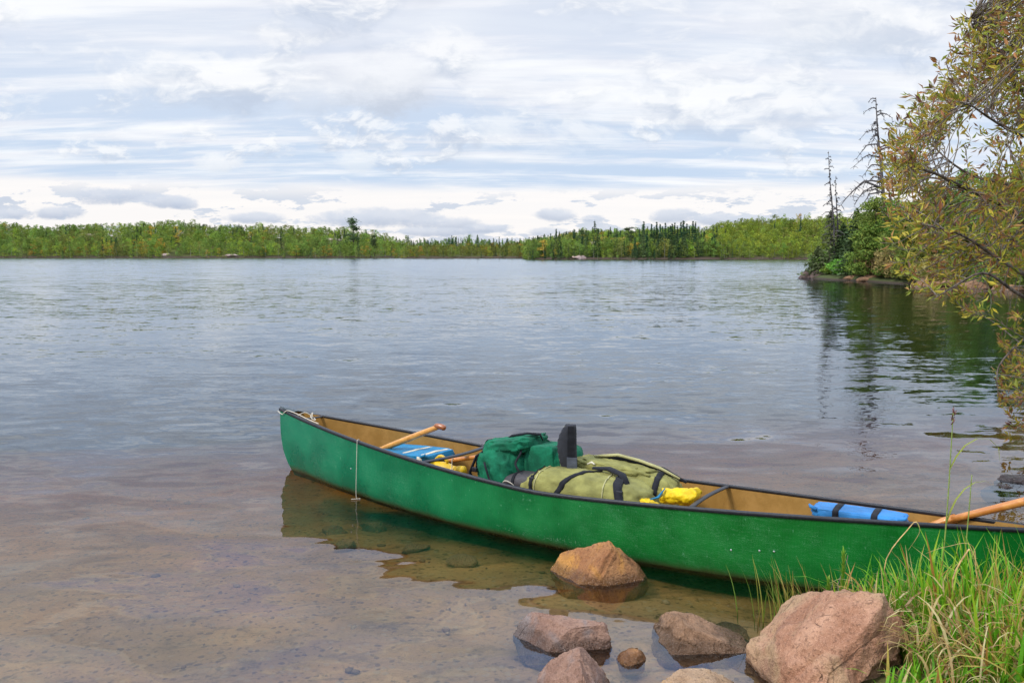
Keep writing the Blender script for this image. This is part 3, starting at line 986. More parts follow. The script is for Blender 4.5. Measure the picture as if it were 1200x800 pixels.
# ---- yellow stuff sack
t = thing('stuff_sack', local(3.3, .10, .15), 'crumpled bright yellow dry bag behind the right end of the olive pack', 'dry bag')
axb = (LDIR + UP * .10 - NDIR * .15).normalized()
c = local(3.345, .08, .315)
vs, fs = [], []
K = 22; n_ = 40
ub = NDIR; 
for k in range(K + 1):
    q = k / K
    for j in range(n_):
        a = 2 * math.pi * j / n_
        r = (.047 + .013 * q) * (1 + .24 * mnoise.noise(Vector((math.cos(a) * 1.6, math.sin(a) * 1.6, q * 5))) + .14 * mnoise.noise(Vector((math.cos(a) * 4, math.sin(a) * 4, q * 9))))
        if q > .9: r *= 1 - 1.5 * (q - .9)
        vs.append(c + axb * (-.085 + .19 * q + .012 * math.sin(3 * a)) + NDIR * r * 1.1 * math.cos(a) + UP * r * .85 * math.sin(a))
for k in range(K):
    for j in range(n_): fs.append((k * n_ + j, k * n_ + (j + 1) % n_, (k + 1) * n_ + (j + 1) % n_, (k + 1) * n_ + j))
fs.append(tuple(K * n_ + j for j in range(n_)))
fix_normals(MB().add(vs, fs).build('bag', M_YELLOW, t))
vi, fi = soft(c - axb * .058, (.025, .042, .033), .8, .8, 24, 16, .1, 6, 2, (axb, NDIR, UP))
MB().add(vi, fi).build('lining', M_BLUE_D, t)
v6, f6 = soft(local(3.20, .17, .27), (.065, .04, .018), .7, .6, 36, 18, .3, 9, 4, ((LDIR - UP * .25).normalized(), NDIR, UP))
MB().add(v6, f6).build('collar', M_YELLOW, t)
MB().tube([local(3.22, .20, .30), local(3.26, .18, .315), local(3.28, .13, .36)], [.006, .012, .005], 6, flat=.5).build('strap', M_BLUE, t)

# ---- small lime float near the stern seat
t = thing('lime_float', local(3.93, .14, .235), 'small lime green bailing sponge showing above the gunwale', 'sponge')
a, b = soft(local(3.95, .20, .262), (.05, .035, .022), .4, .4, 24, 16, .05, 4, 3); MB().add(a, b).build('sponge', M_LIME, t)


# ---- cords
def cord(name, pts, r, label, group=None):
    o = MB().tube(pts, r, 6).build(name, M_ROPE, origin=pts[-1]); return tag(o, label, 'rope', group)


def gun(s, sd_, off=.0, up=.012):
    a, b, zg, zk = prof(s / LEN); return local(s, sd_ * (b + off), zg + up)


p0 = gun(1.10, 1, .012)
p_w = Vector((p0.x - .012, p0.y - .02, .012))
cord('cord', smoothpts([gun(1.09, 1, -.02, .0), gun(1.10, 1, -.003, .015), p0, p0 - UP * .02 + NDIR * .004, p0.lerp(p_w, .5) - LDIR * .004, p_w, p_w + Vector((.03, -.01, -.006)), p_w + Vector((-.03, -.03, -.006))]),
     .0023, 'thin cream cord hanging down the outside of the hull to the water')
cord('cord', smoothpts([local(1.735, .04, .305), local(1.735, .055, .30), local(1.74, .06, .22), local(1.745, .06, .10)]), .0035, 'thin cream cord hanging straight down from the left thwart')
pb = [gun(.0, 1, .012, -.02) - LDIR * .012, gun(.06, 1, .012, -.03), gun(.10, 1, .012, -.005), gun(.15, 1, .006, .018), gun(.28, 1, -.004, .02), gun(.45, 1, .0, .018), gun(.60, 1, -.004, .016)]
cord('painter_rope', smoothpts(pb), .0032, 'cream painter rope wrapped round the left tip of the canoe')
pb = [gun(.25, 1, -.02, -.005), local(.30, .02, .47), local(.36, -.01, .435), local(.42, .03, .425), local(.36, .02, .44), local(.35, -.01, .47), local(.39, .04, .40), local(.46, .05, .38)]
cord('painter_rope', smoothpts(pb), .0032, 'short cream rope knotted on the carry handle')
cord('cord', smoothpts([local(2.24, .20, .225), local(2.26, .23, .262), local(2.29, .235, .272), local(2.33, .22, .25), local(2.30, .20, .235)]), .0035, 'small loop of cream cord beside the short orange shaft')


# ------------------------------------------------------------------ rocks
def rock(name, c, size, planes, mat, label, cat='rock', rotz=0., sub=5, seed=0, rough=.05, group=None, fs_=1.0, ledges=()):
    bm = bmesh.new(); bmesh.ops.create_icosphere(bm, subdivisions=sub, radius=1)
    sx, sy, sz = size; R = Matrix.Rotation(rotz, 3, 'Z')
    pl = [(Vector(n_).normalized(), d) for n_, d in planes]
    for v in bm.verts:
        p = v.co.copy()
        q0 = p * 1.2 + Vector((seed, seed * 2.1, seed * .7))
        p *= 1.12 + .16 * mnoise.noise(q0)
        wob = .03 * mnoise.noise(q0 * 2.5)
        for n_, d in pl:
            k = p.dot(n_) - d - wob
            if k > 0: p -= n_ * k * .96
        for ln_, off, push in ledges:
            k = p.dot(Vector(ln_).normalized()) - off - .10 * mnoise.noise(q0 * 2.2 + Vector((7, 7, 7))) - .04 * mnoise.noise(q0 * 7)
            k = min(1, max(0, k / .05)); p += Vector(push) * (k * k * (3 - 2 * k))
        q = p * 3.1 * fs_ + Vector((seed, 0, 0))
        r_ = rough * (mnoise.noise(q) + .6 * mnoise.noise(q * 2.1) + .4 * mnoise.noise(q * 4.4) + .28 * mnoise.noise(q * 9))
        rg = -rough * 1.1 * max(0, 1 - abs(mnoise.noise(q * .30 + Vector((9, 3, 1)))) * 16)      # cracks
        p += p.normalized() * (r_ + rg)
        v.co = R @ Vector((p.x * sx, p.y * sy, p.z * sz))
        zw = c[2] + v.co.z
        if zw < 0 and c[1] < 8: k = max(.62, 1 + zw * 2.0); v.co.x *= k; v.co.y *= k
    me = bpy.data.meshes.new(name); bm.to_mesh(me); bm.free()
    o = finish(name, me, mat, None, c, True)
    return tag(o, label, cat, group)


def rp(k, seed, lo=.55, hi=.85):
    r = random.Random(seed); out_ = []
    for _ in range(k):
        v = Vector((r.gauss(0, 1), r.gauss(0, 1), r.gauss(0, .8))).normalized(); out_.append((v, r.uniform(lo, hi)))
    return out_


rock('rock', (.495, 4.10, .0), (.285, .18, .27), [((-.62, -.30, .72), .46), ((.50, -.75, .42), .46), ((.72, .0, .69), .50), ((.1, .6, .8), .62), ((-.25, -.95, .2), .62), ((.9, -.4, .1), .70)], M_ROCK_ORANGE,
     'orange peaked rock in the water against the green hull', seed=3, sub=6, rough=.03)
rock('rock', (.245, 3.40, -.01), (.225, .16, .150), [((-.10, -.05, 1), .70), ((-.66, -.45, .55), .62), ((.22, -.97, .10), .60), ((.97, .1, .15), .78), ((.3, .6, .75), .62)], M_ROCK_PURPLE,
     'flat topped purplish grey rock in the water below the orange one', rotz=-.02, seed=9, sub=6, rough=.035)
rock('rock', (.835, 3.38, -.01), (.265, .16, .165), [((-.85, -.1, .45), .62), ((.50, -.05, .86), .40), ((.15, -.9, .42), .60), ((-.2, .2, .98), .74), ((.4, .8, .3), .6)], M_ROCK_BROWN,
     'brown rock with a low pointed right end between the boulder and the purplish rock', rotz=-.06, seed=14, sub=6, rough=.045)
rock('rock', (.50, 3.23, -.02), (.055, .07, .055), rp(6, 4), M_ROCK_ORANGE, 'smallest wet brown rock, just breaking the water between two larger ones', seed=5, sub=4, rough=.07)
rock('rock', (.245, 2.92, -.0), (.15, .14, .170), [((-.55, -.3, .78), .66), ((.75, -.2, .6), .62), ((0, -.9, .3), .7)], M_ROCK_PURPLE, 'grey brown cone shaped rock cut by the bottom edge of the photo', seed=21, sub=6, rough=.045)
rock('rock', (.72, 2.90, -.01), (.175, .13, .125), [((0, .1, 1), .74), ((.6, 0, .8), .7), ((-.5, 0, .85), .75)], M_ROCK_TAN, 'pale tan rock low at the bottom edge beside the big boulder', seed=25, sub=6, rough=.04)
rock('boulder', (1.305, 3.02, .02), (.35, .33, .39), [((-.42, -.30, .86), .74), ((-.80, -.3, .50), .76), ((.30, -.86, -.38), .40), ((.55, -.60, .55), .80), ((.42, -.88, .22), .55), ((.10, -.93, .35), .68), ((.85, .0, .52), .80), ((-.97, -.2, .15), .80), ((-.62, .15, .78), .73), ((-.55, -.83, .10), .78), ((.0, .35, .95), .86)], M_ROCK_PINK,
     'big rounded pink granite boulder beside the grass', 'boulder', rotz=.0, seed=33, sub=6, rough=.045, fs_=1.0,
     ledges=(((.42, -.1, -.90), -.18, (-.03, .16, -.0)), ((.75, .0, -.62), .22, (-.03, .07, 0))))
rock('rock', (3.82, 5.88, -.05), (.20, .14, .125), [((-.4, -.3, .85), .55), ((0, 0, 1), .6)], M_ROCK_DARK, 'dark wet rock standing in the water behind the canoe at the right edge', seed=37, sub=5, rough=.06)
rock('rock', (3.58, 5.80, -.06), (.14, .08, .09), rp(5, 71) + [((-.6, 0, .8), .6)], M_ROCK_DARK, 'low dark sliver of rock left of the dark rock at the right edge', seed=39, sub=5, rough=.06)
r_ = random.Random(5)
for i in range(9):                                        # drowned stones under the bow's reflection and off the rocks
    x, y = [(-1.22, 5.35), (-.95, 5.42), (-1.05, 4.95), (-.62, 4.92), (-.30, 4.62), (.62, 3.02), (.98, 3.55), (1.02, 3.28), (-.42, 5.25)][i]
    z = gz_at(x, y)
    rock('submerged_stone', (x, y, z + .01), (r_.uniform(.09, .16), r_.uniform(.06, .10), r_.uniform(.03, .05)), rp(5, 80 + i), M_ROCK_TAN if i < 5 or i == 8 else M_ROCK_BROWN,
         'submerged stone ' + ('nearest the left tip of the canoe', 'just right of the one nearest the canoe tip', 'under water left of the hanging cord', 'under water below the hanging cord', 'under water between the cord and the orange rock',
          'between the tan rock and the smallest rock', 'between the orange rock and the boulder', 'close to the boulder and the brown rock', 'right beside the hull near the cord')[i], 'stone', seed=50 + i, sub=4, rough=.05, group='stones under the shallow water')
# pebbles on the bed: uncountable
mb = MB(); r_ = random.Random(17)
bm = bmesh.new(); bmesh.ops.create_icosphere(bm, subdivisions=1, radius=1)
pv = [v.co.copy() for v in bm.verts]; pf = [tuple(v.index for v in f.verts) for f in bm.faces]; bm.free()
PX = []
while len(PX) < 600:
    x = r_.uniform(-3.4, 3.2); y = r_.uniform(2.3, 7.5)
    if mnoise.noise(Vector((x * .9, y * .9, 5))) + r_.random() * .6 < .35: continue
    PX.append((x, y))
PZ = gheight(np.array([p[0] for p in PX]), np.array([p[1] for p in PX]))
for (x, y), z in zip(PX, PZ):
    if z > .05: continue
    s_ = .006 + .022 * r_.random() ** 3; a = r_.uniform(0, 3.1)
    sx, sy, sz = s_ * r_.uniform(1, 1.7), s_, s_ * .55
    k = r_.random(); col = (.30, .19, .12) if k < .5 else ((.46, .35, .24) if k < .75 else (.22, .15, .10))
    vs = [(x + (v.x * math.cos(a) * sx - v.y * math.sin(a) * sy), y + (v.x * math.sin(a) * sx + v.y * math.cos(a) * sy), z + v.z * sz) for v in pv]
    mb.add(vs, pf, 0, col)
M_PEB, nt, o = newmat('pebble')
at = nt.nodes.new('ShaderNodeAttribute'); at.attribute_name = 'col'
principled(nt, o, X(nt, at.outputs['Color']), .8)
tag(mb.build('pebbles', M_PEB), 'small pebbles scattered over the sandy lake bed', 'pebbles', kind='stuff')


# ------------------------------------------------------------------ trees
def rquads(c, size, asp=1.0, rng=RNG, flat=.0):
    """random little leaf cards round centres c (n,3)"""
    n = len(c)
    a = rng.normal(size=(n, 3)); a[:, 2] *= (1 - flat); a /= np.linalg.norm(a, axis=1)[:, None]
    b = rng.normal(size=(n, 3)); b -= a * (a * b).sum(1)[:, None]; b /= np.linalg.norm(b, axis=1)[:, None]
    s_ = (size * rng.uniform(.6, 1.3, n))[:, None]
    a = a * s_ * asp; b = b * s_
    return np.stack([c - a * .9 - b * .35, c + a * .2 - b * .55, c + a, c - a * .1 + b * .6], 1)


def broadleaf(H, W, n, leaf, pal, rng, base=.12, lumps=14, trunkw=.1):
    """returns crown quads, colours"""
    L = []
    for i in range(lumps):
        q = rng.uniform(base, .95)
        wr = W * math.sin(math.pi * min(1, (q * .86 + .12)) ** 1.1) ** .7
        a = rng.uniform(0, 6.283); r = wr * rng.uniform(.15, .8)
        L.append((r * math.cos(a), r * math.sin(a), q * H, W * rng.uniform(.28, .5) * (.75 if lumps > 30 else 1), H * rng.uniform(.06, .13) * (.7 if lumps > 30 else 1)))
    L.append((0, 0, H * .93, W * .22, H * .08))
    k = rng.integers(0, len(L), n); L = np.array(L)[k]
    d = rng.normal(size=(n, 3)); d /= np.linalg.norm(d, axis=1)[:, None]; d *= rng.uniform(.35, 1.05, n)[:, None] ** .6
    c = L[:, :3] + d * np.stack([L[:, 3], L[:, 3], L[:, 4]], 1)
    c[:, 2] = np.maximum(c[:, 2], .1)
    lc = rng.uniform(.75, 1.25, 64)[k % 64]
    P_ = np.array(pal); C = P_[rng.integers(0, len(P_), n)] * (lc * rng.uniform(.75, 1.25, n))[:, None]
    return rquads(c, leaf, 1.0, rng), C


def conifer(H, W, n, leaf, pal, rng, base=.08, ragged=.25, droop=.25, power=.85):
    q = base + (1 - base) * rng.uniform(0, 1, n) ** 1.25
    nb = 9
    lev = np.floor(q * 16 + rng.normal(0, .13, n)) / 16 * .75 + q * .25
    R = W * (1 - q) ** power + .02 * W
    a = rng.uniform(0, 6.283, n); a = np.round(a * nb / 6.283 + rng.normal(0, .16, n)) * 6.283 / nb + lev * 37
    arm = 1 + ragged * np.sin(a * 3.7 + lev * 91)
    rr = R * arm * rng.uniform(.05, 1, n) ** .6
    z = (lev * H) - rr * droop + rng.normal(0, .012 * H, n) * .7
    c = np.stack([rr * np.cos(a), rr * np.sin(a), np.clip(z, .05, H)], 1)
    top = q > .97; c[top, :2] *= .3
    P_ = np.array(pal); C = P_[rng.integers(0, len(P_), n)] * rng.uniform(.7, 1.25, n)[:, None]
    return rquads(c, leaf, 1.5, rng, .6), C


def trunk_quads(H, r, n=5, lean=(0, 0), segs=3):
    out_ = []
    for k in range(segs):
        z0, z1 = H * k / segs, H * (k + 1) / segs; r0, r1 = r * (1 - .85 * k / segs), r * (1 - .85 * (k + 1) / segs)
        for j in range(n):
            a, b = 6.283 * j / n, 6.283 * (j + 1) / n
            out_.append([(r0 * math.cos(a) + lean[0] * z0, r0 * math.sin(a) + lean[1] * z0, z0), (r0 * math.cos(b) + lean[0] * z0, r0 * math.sin(b) + lean[1] * z0, z0),
                         (r1 * math.cos(b) + lean[0] * z1, r1 * math.sin(b) + lean[1] * z1, z1), (r1 * math.cos(a) + lean[0] * z1, r1 * math.sin(a) + lean[1] * z1, z1)])
    return np.array(out_)


YG = [(.22, .31, .030), (.18, .28, .032), (.28, .33, .030)]      # yellow green aspen
MG = [(.16, .25, .040), (.20, .29, .046), (.13, .21, .040)]      # mid green birch
OL = [(.19, .235, .045), (.16, .21, .040), (.23, .235, .045)]
AU = [(.42, .29, .035), (.36, .20, .035), (.36, .32, .04)]           # turned leaves
DK = [(.032, .085, .034), (.045, .105, .038), (.026, .070, .032)]     # spruce
DK2 = [(.080, .130, .042), (.10, .15, .05), (.060, .105, .038)]
GR = [(.16, .26, .044), (.20, .30, .05), (.24, .30, .05), (.13, .22, .04)]

# templates for far trees (unit: metres), origin at the foot
TEMPL = {'aspen': [], 'birch': [], 'olive': [], 'autumn': [], 'spruce': [], 'fir': []}
rg = np.random.default_rng(5)
for key, pal, cnt in (('aspen', YG, 5), ('birch', MG, 5), ('olive', OL, 4), ('autumn', AU, 3)):
    for i in range(cnt):
        Q, C = broadleaf(1.0, rg.uniform(.34, .50), 330, .032, pal, rg, .10, 12)
        TQ = trunk_quads(.8, .014, 3, segs=1)
        TEMPL[key].append((Q, C, TQ))
for key, pal, cnt, wd, pw in (('spruce', DK, 5, .125, .9), ('fir', DK2, 4, .20, .8)):
    for i in range(cnt):
        Q, C = conifer(1.0, wd * rg.uniform(.85, 1.15), 300, .030, pal, rg, .06, .3, .3, pw)
        TQ = trunk_quads(.98, .012, 3, segs=1)
        TEMPL[key].append((Q, C, TQ))

HILLS = {}


def hill(name, x0, x1, yf, depth, hfun0, seed, nx=120, ny=26):
    hfun = lambda x: hfun0(x) * (1 + .30 * mnoise.noise(Vector((x * .022, seed * 2, 5))) + .12 * mnoise.noise(Vector((x * .08, seed, 8))))
    xs = np.linspace(x0, x1, nx); vs = []; 
    def front(x): return yf(x) + 3.0 * mnoise.noise(Vector((x * .03, seed, 0))) + 1.2 * mnoise.noise(Vector((x * .15, seed, 2)))
    def z(x, v):
        e = min(1, max(0, (x - x0) / 8)) * min(1, max(0, (x1 - x) / 8))
        s_ = min(1, v * 1.25); s_ = s_ * s_ * (3 - 2 * s_)
        bank = .9 * min(1, v * 28)
        return -1.5 + (1.4 + bank + hfun(x) * s_ + (hfun(x) * .13 + .3) * min(1, v * 4) * fbm(x * .035, v * depth * .035, seed, 3)) * (e ** .5)
    for j in range(ny):
        v = (j / (ny - 1)) ** 1.4
        for x in xs: vs.append((x, front(x) + v * depth, z(x, v)))
    fs = [(j * nx + i, j * nx + i + 1, (j + 1) * nx + i + 1, (j + 1) * nx + i) for j in range(ny - 1) for i in range(nx - 1)]
    o = MB().add(vs, fs).build(name, M_HILL); tag(o, kind='structure')
    HILLS[name] = (front, z, x0, x1, depth)


def lerp_tab(tab):
    xs, ys = zip(*tab); return lambda x: float(np.interp(x, xs, ys))


def X_(px, Y): return (px - 600) / 950 * Y


hL = lerp_tab([(X_(-500, 373), 9), (X_(0, 373), 11.5), (X_(120, 373), 12), (X_(250, 373), 11.5), (X_(330, 373), 9), (X_(410, 373), 6.5), (X_(440, 373), 2.5), (X_(468, 373), .6)])
hill('hills', X_(-500, 373), X_(474, 373), lambda x: 373, 95, hL, 3.3, 170)
hR = lerp_tab([(X_(615, 266), .6), (X_(660, 266), 2.6), (X_(700, 266), 4), (X_(800, 266), 5), (X_(870, 266), 7), (X_(950, 266), 10.5), (X_(1100, 266), 12), (X_(1400, 266), 13)])
hill('hills', X_(612, 266), X_(1500, 266), lambda x: 266, 90, hR, 8.1, 150)
HR = HILLS['hills']
hM = lerp_tab([(X_(440, 330), .4), (X_(520, 330), 1.0), (X_(600, 330), 2.4), (X_(700, 330), 5)])
hill('hills', X_(455, 330), X_(760, 330), lambda x: 340, 80, hM, 5.7, 70); HM = HILLS['hills']
hF = lerp_tab([(X_(300, 620), 6), (X_(430, 620), 6), (X_(560, 620), 5), (X_(700, 620), 4), (X_(800, 620), 4)])
hill('distant_hills', X_(300, 620), X_(800, 620), lambda x: 620, 90, hF, 1.7, 70)
hill('hills', X_(-500, 373), X_(474, 373), lambda x: 373, 95, hL, 3.3, 2)      # rebuilt only for its height lookup
HL = HILLS['hills']
bpy.data.objects.remove(bpy.data.objects['hills.003'])


def far_forest(name, H, count, hmin, hmax, weights, seed, label, vmax=1.0, skip=None, leafscale=1.0):
    front, z, x0, x1, depth = H; r = np.random.default_rng(seed)
    VQ, CQ, MI = [], [], []
    keys = list(weights); pw = np.array([weights[k_] for k_ in keys], float)
    for i in range(count):
        x = r.uniform(x0 + 2, x1 - 1.5); v = r.uniform(.012, 1) ** 1.15 * vmax
        y = front(x) + v * depth
        nv = mnoise.noise(Vector((x * .035, y * .05, seed)))
        if skip and skip(x, v, r): continue
        p_ = pw.copy(); p_ = p_ * (1 + .8 * np.array([mnoise.noise(Vector((x * .03, v * 2.2, 10 + 3 * j))) for j in range(len(keys))]) * 2).clip(.05, 4); p_ /= p_.sum()
        key = keys[r.choice(len(keys), p=p_)]
        Q, C, TQ = TEMPL[key][r.integers(len(TEMPL[key]))]
        h = r.uniform(hmin, hmax) * (1 + .22 * nv) * (1.22 if r.random() < .06 else 1) * (1.12 if key in ('spruce', 'fir') else 1) * (.55 if v < .03 else 1)
        a = r.uniform(0, 6.283); ca, sa = math.cos(a), math.sin(a)
        sc_ = np.array([h * r.uniform(.8, 1.15)] * 2 + [h])
        Rm = np.array([[ca, -sa, 0], [sa, ca, 0], [0, 0, 1]])
        o0 = np.array([x, y, z(x, v) - .15])
        VQ.append((Q * sc_) @ Rm.T + o0); CQ.append(C * r.uniform(.65, 1.45) * np.array([r.uniform(.9, 1.12), 1, 1])); MI.append(np.zeros(len(Q), int))
        if v < .05 and key not in ('spruce', 'fir'):
            VQ.append((TQ * sc_) @ Rm.T + o0); CQ.append(np.tile([[.25, .23, .2]], (len(TQ), 1))); MI.append(np.ones(len(TQ), int))
    o = quadmesh(name, np.concatenate(VQ), np.concatenate(CQ), [M_FAR, M_PALE], origin=(0, front(0), 0), midx=np.concatenate(MI))
    return tag(o, label, 'forest', kind='stuff')


def bare(cx, cv, rx, rv): return lambda x, v: ((x - cx) / rx) ** 2 + ((v - cv) / rv) ** 2 < 1


bl = [bare(X_(108, 400), .62, 5, .10), bare(X_(385, 395), .55, 9, .14), bare(X_(197, 378), .08, 4, .05), bare(X_(273, 378), .07, 6, .05)]
far_forest('left_shore_forest', HL, 3300, 4.2, 7.6, {'aspen': 2.4, 'birch': 5.5, 'olive': 2.6, 'autumn': .22, 'fir': .3, 'spruce': .06}, 21,
           'mixed green and yellowing forest covering the left far shore', skip=lambda x, v, r: any(b(x, v) for b in bl) or (x > X_(425, 373) and r.random() < .5))
far_forest('middle_shore_forest', HM, 1100, 3.0, 5.2, {'aspen': 1.4, 'birch': 4, 'olive': 3, 'autumn': .7, 'fir': .8, 'spruce': .2}, 22, 'low mixed forest on the far shore behind the middle of the lake')
far_forest('distant_forest', HILLS['distant_hills'], 900, 6, 9, {'birch': 3, 'fir': 4, 'spruce': 2, 'olive': 1}, 23, 'farthest dark green forest strip seen in the gap of the shores')


def rskip(x, v, r):
    return False


def right_weights(px):
    return {'aspen': 6, 'birch': 1.2, 'olive': 1, 'fir': .25}


far_forest('right_shore_forest', (HR[0], HR[1], X_(612, 266), X_(865, 266), HR[4]), 1300, 3.6, 6.6, {'aspen': 1.2, 'birch': 4, 'olive': 1.6, 'autumn': .35, 'fir': 2.2, 'spruce': 1.0}, 24, 'dark green forest on the left half of the right far shore')
far_forest('hillside_forest', (HR[0], HR[1], X_(855, 266), X_(1450, 266), HR[4]), 2600, 3.4, 6.2, {'aspen': 8, 'olive': 1.0, 'birch': 2.0, 'autumn': .10}, 25, 'bright yellow green aspen thicket on the hillside of the right far shore')

# individual far trees that stand out
tm = {}


def far_tree(name, key, idx, x, y, z0, h, wsc, label, cat, group, rot):
    if (key, idx) not in tm:
        Q, C, TQ = TEMPL[key][idx]
        V = np.concatenate([Q, TQ]); CC = np.concatenate([C, np.tile([[.12, .10, .08]], (len(TQ), 1))]); MI = np.concatenate([np.zeros(len(Q), int), np.ones(len(TQ), int)])
        o = quadmesh(name, V, CC, [M_NEEDLE if key in ('spruce', 'fir') else M_FAR, M_BARK], midx=MI); tm[(key, idx)] = o.data
    else:
        o = bpy.data.objects.new(name, tm[(key, idx)]); COL.objects.link(o)
    o.location = (x, y, z0 - .2); o.scale = (h * wsc, h * wsc, h); o.rotation_euler = (0, 0, rot)
    return tag(o, label, cat, group)


r = np.random.default_rng(77)
spx = [748, 753, 757, 762, 765, 768, 772, 775, 778, 782, 786, 789, 792, 796, 799, 803, 806, 810, 813, 769, 784, 801]
spt = [268, 259, 270, 262, 266, 260, 262, 265, 261, 266, 262, 261, 265, 260, 258, 262, 265, 259, 261, 268, 264, 270]
for i, (px, py) in enumerate(zip(spx, spt)):
    v = r.uniform(.10, .34); x = X_(px, 266 + v * 90); y = HR[0](x) + v * 90; x = X_(px, y); z0 = HR[1](x, v)
    h = (298 - py) / 950 * y + EYE - z0 + .2
    far_tree('spruce', 'spruce', int(r.integers(5)), x, y, z0, h, r.uniform(.75, 1.0), 'narrow dark spruce in the close row on the right far shore skyline', 'spruce', 'dark spruces in a row on the right far shore', r.uniform(0, 6))
for i, px in enumerate(np.concatenate([r.uniform(150, 440, 34), r.uniform(0, 150, 5)])):
    v = r.uniform(.35, .7); x = X_(px, 420); y = HL[0](x) + v * 95; x = X_(px, y)
    if x > HL[3] - 4: continue
    far_tree('spruce', 'fir' if i % 3 else 'spruce', int(r.integers(4)), x, y, HL[1](x, v), r.uniform(6.0, 8.6), r.uniform(.8, 1.1), 'small dark conifer rising from the forest on the left far shore', 'conifer', 'dark conifers over the left shore forest', r.uniform(0, 6))
for i in range(70):
    x = r.uniform(X_(-40, 373), X_(455, 373)); v = r.uniform(.012, .07); y = HL[0](x) + v * 95
    far_tree('shore_tree', ('birch', 'olive', 'aspen', 'birch', 'autumn')[i % 5], int(r.integers(3)), x, y, HL[1](x, v), r.uniform(3.6, 6.2), r.uniform(.85, 1.2), 'small leafy tree at the water edge of the left far shore', 'tree', 'leafy trees along the left far waterline', r.uniform(0, 6))
for i in range(60):
    x = r.uniform(X_(625, 266), X_(960, 266)); v = r.uniform(.012, .07); y = HR[0](x) + v * 90
    dark = x < X_(870, 266)
    far_tree('shore_tree', (('birch', 'fir', 'birch', 'fir', 'olive') if dark else ('aspen', 'aspen', 'birch', 'olive', 'aspen'))[i % 5], int(r.integers(3)), x, y, HR[1](x, v), r.uniform(2.8, 5.0), r.uniform(.9, 1.2),
             'small tree at the water edge of the right far shore', 'tree', 'trees along the right far waterline', r.uniform(0, 6))
for i in range(16):                                       # scattered conifers of the middle skyline
    px = (620, 634, 645, 660, 672, 700, 712, 722, 838, 848, 905, 560, 585, 600, 935, 655)[i]
    x = X_(px, 300); v = .4; y = HR[0](x) + v * 90; x = X_(px, y)
    if px < 640: x = X_(px, 372); y = HM[0](x) + .4 * 80; z0 = HM[1](x, .4)
    else: z0 = HR[1](x, v)
    far_tree('spruce', 'fir' if i % 2 else 'spruce', int(r.integers(4)), x, y, z0, r.uniform(6.5, 9), .8, 'lone conifer poking above the middle of the far forest', 'conifer', 'lone conifers of the middle skyline', r.uniform(0, 6))


def pine(name, x, y, z0, h, label, seed, spread=.26, n=1500):
    rr = np.random.default_rng(seed)
    t = thing(name, (x, y, z0), label, 'pine')
    mb = MB(); mb.tube([(x, y, z0), (x + .02 * h, y, z0 + h * .5), (x, y, z0 + h * .98)], [.022 * h, .016 * h, .004 * h], 6)
    cs = []
    for i in range(15):
        q = rr.uniform(.35, 1.0); a = rr.uniform(0, 6.28); L = spread * h * (1.25 - q) ** .6 * rr.uniform(.5, 1)
        b = Vector((x, y, z0 + q * h * .97)); e = b + Vector((math.cos(a) * L, math.sin(a) * L, .05 * h * rr.uniform(.2, 1)))
        if q < .95: mb.tube([b, e], [.007 * h, .002 * h], 4)
        cs.append((e.x, e.y, e.z)); cs.append(tuple(b.lerp(e, .6)))
    mb.build('trunk', M_BARK, t)
    cs = np.array(cs); k = rr.integers(0, len(cs), n)
    c = cs[k] + rr.normal(size=(n, 3)) * np.array([.055, .055, .020]) * h
    P_ = np.array(DK2)
    quadmesh('crown', rquads(c, .017 * h, 1.4, rr, .5), P_[rr.integers(0, 3, n)] * rr.uniform(.6, 1.2, n)[:, None], M_NEEDLE, t)


for px, py, h_, lab, sd_ in ((415, 256, None, 'tall open crowned pine at the right end of the left far shore', 1), (440, 276, None, 'thin little pine right of the tall pine on the left far shore', 2)):
    v = .14; x = X_(px, 385); y = HL[0](x) + v * 95; x = X_(px, y); z0 = HL[1](x, v)
    pine('pine', x, y, z0, (298 - py) / 950 * y + EYE - z0, lab, sd_, .2 if sd_ == 1 else .12)
for px, py, lab, sd_ in ((683, 269, 'flat crowned pine on the right far shore left of the spruces', 3), (737, 267, 'spreading pine on the right far shore touching the spruce row', 4)):
    v = .35; x = X_(px, 297); y = HR[0](x) + v * 90; x = X_(px, y); z0 = HR[1](x, v)
    pine('pine', x, y, z0, (298 - py) / 950 * y + EYE - z0, lab, sd_, .38)

# pale granite showing through the far forest
for i, (px, Hh, v, sx, lab) in enumerate(((108, HL, .60, 4.5, 'small pale granite outcrop high in the left shore forest'), (385, HL, .5, 9, 'wide pink granite outcrop near the right end of the left shore'),
                                          (197, HL, .06, 2.0, 'pale shore boulder left of the middle of the left far shore'), (273, HL, .05, 3.6, 'long pale granite slab at the left far waterline'),
                                          (217, HL, .62, 3, 'reddish granite knob on the left shore skyline'),
                                          (690, HR, .42, 6, 'pink granite knob on the skyline of the right far shore'), (678, HR, .02, 2.2, 'pale slab at the right far waterline'))):
    x = X_(px, Hh[0](0) + v * 95); y = Hh[0](x) + v * Hh[4]; x = X_(px, y)
    rock('outcrop', (x, y, Hh[1](x, v) + (1.2 if v > .3 else .1)), (sx, sx * .8, 2.3 if v > .3 else .9), rp(6, 120 + i), M_ROCK_FAR, lab, 'outcrop', seed=60 + i, sub=4, rough=.09)

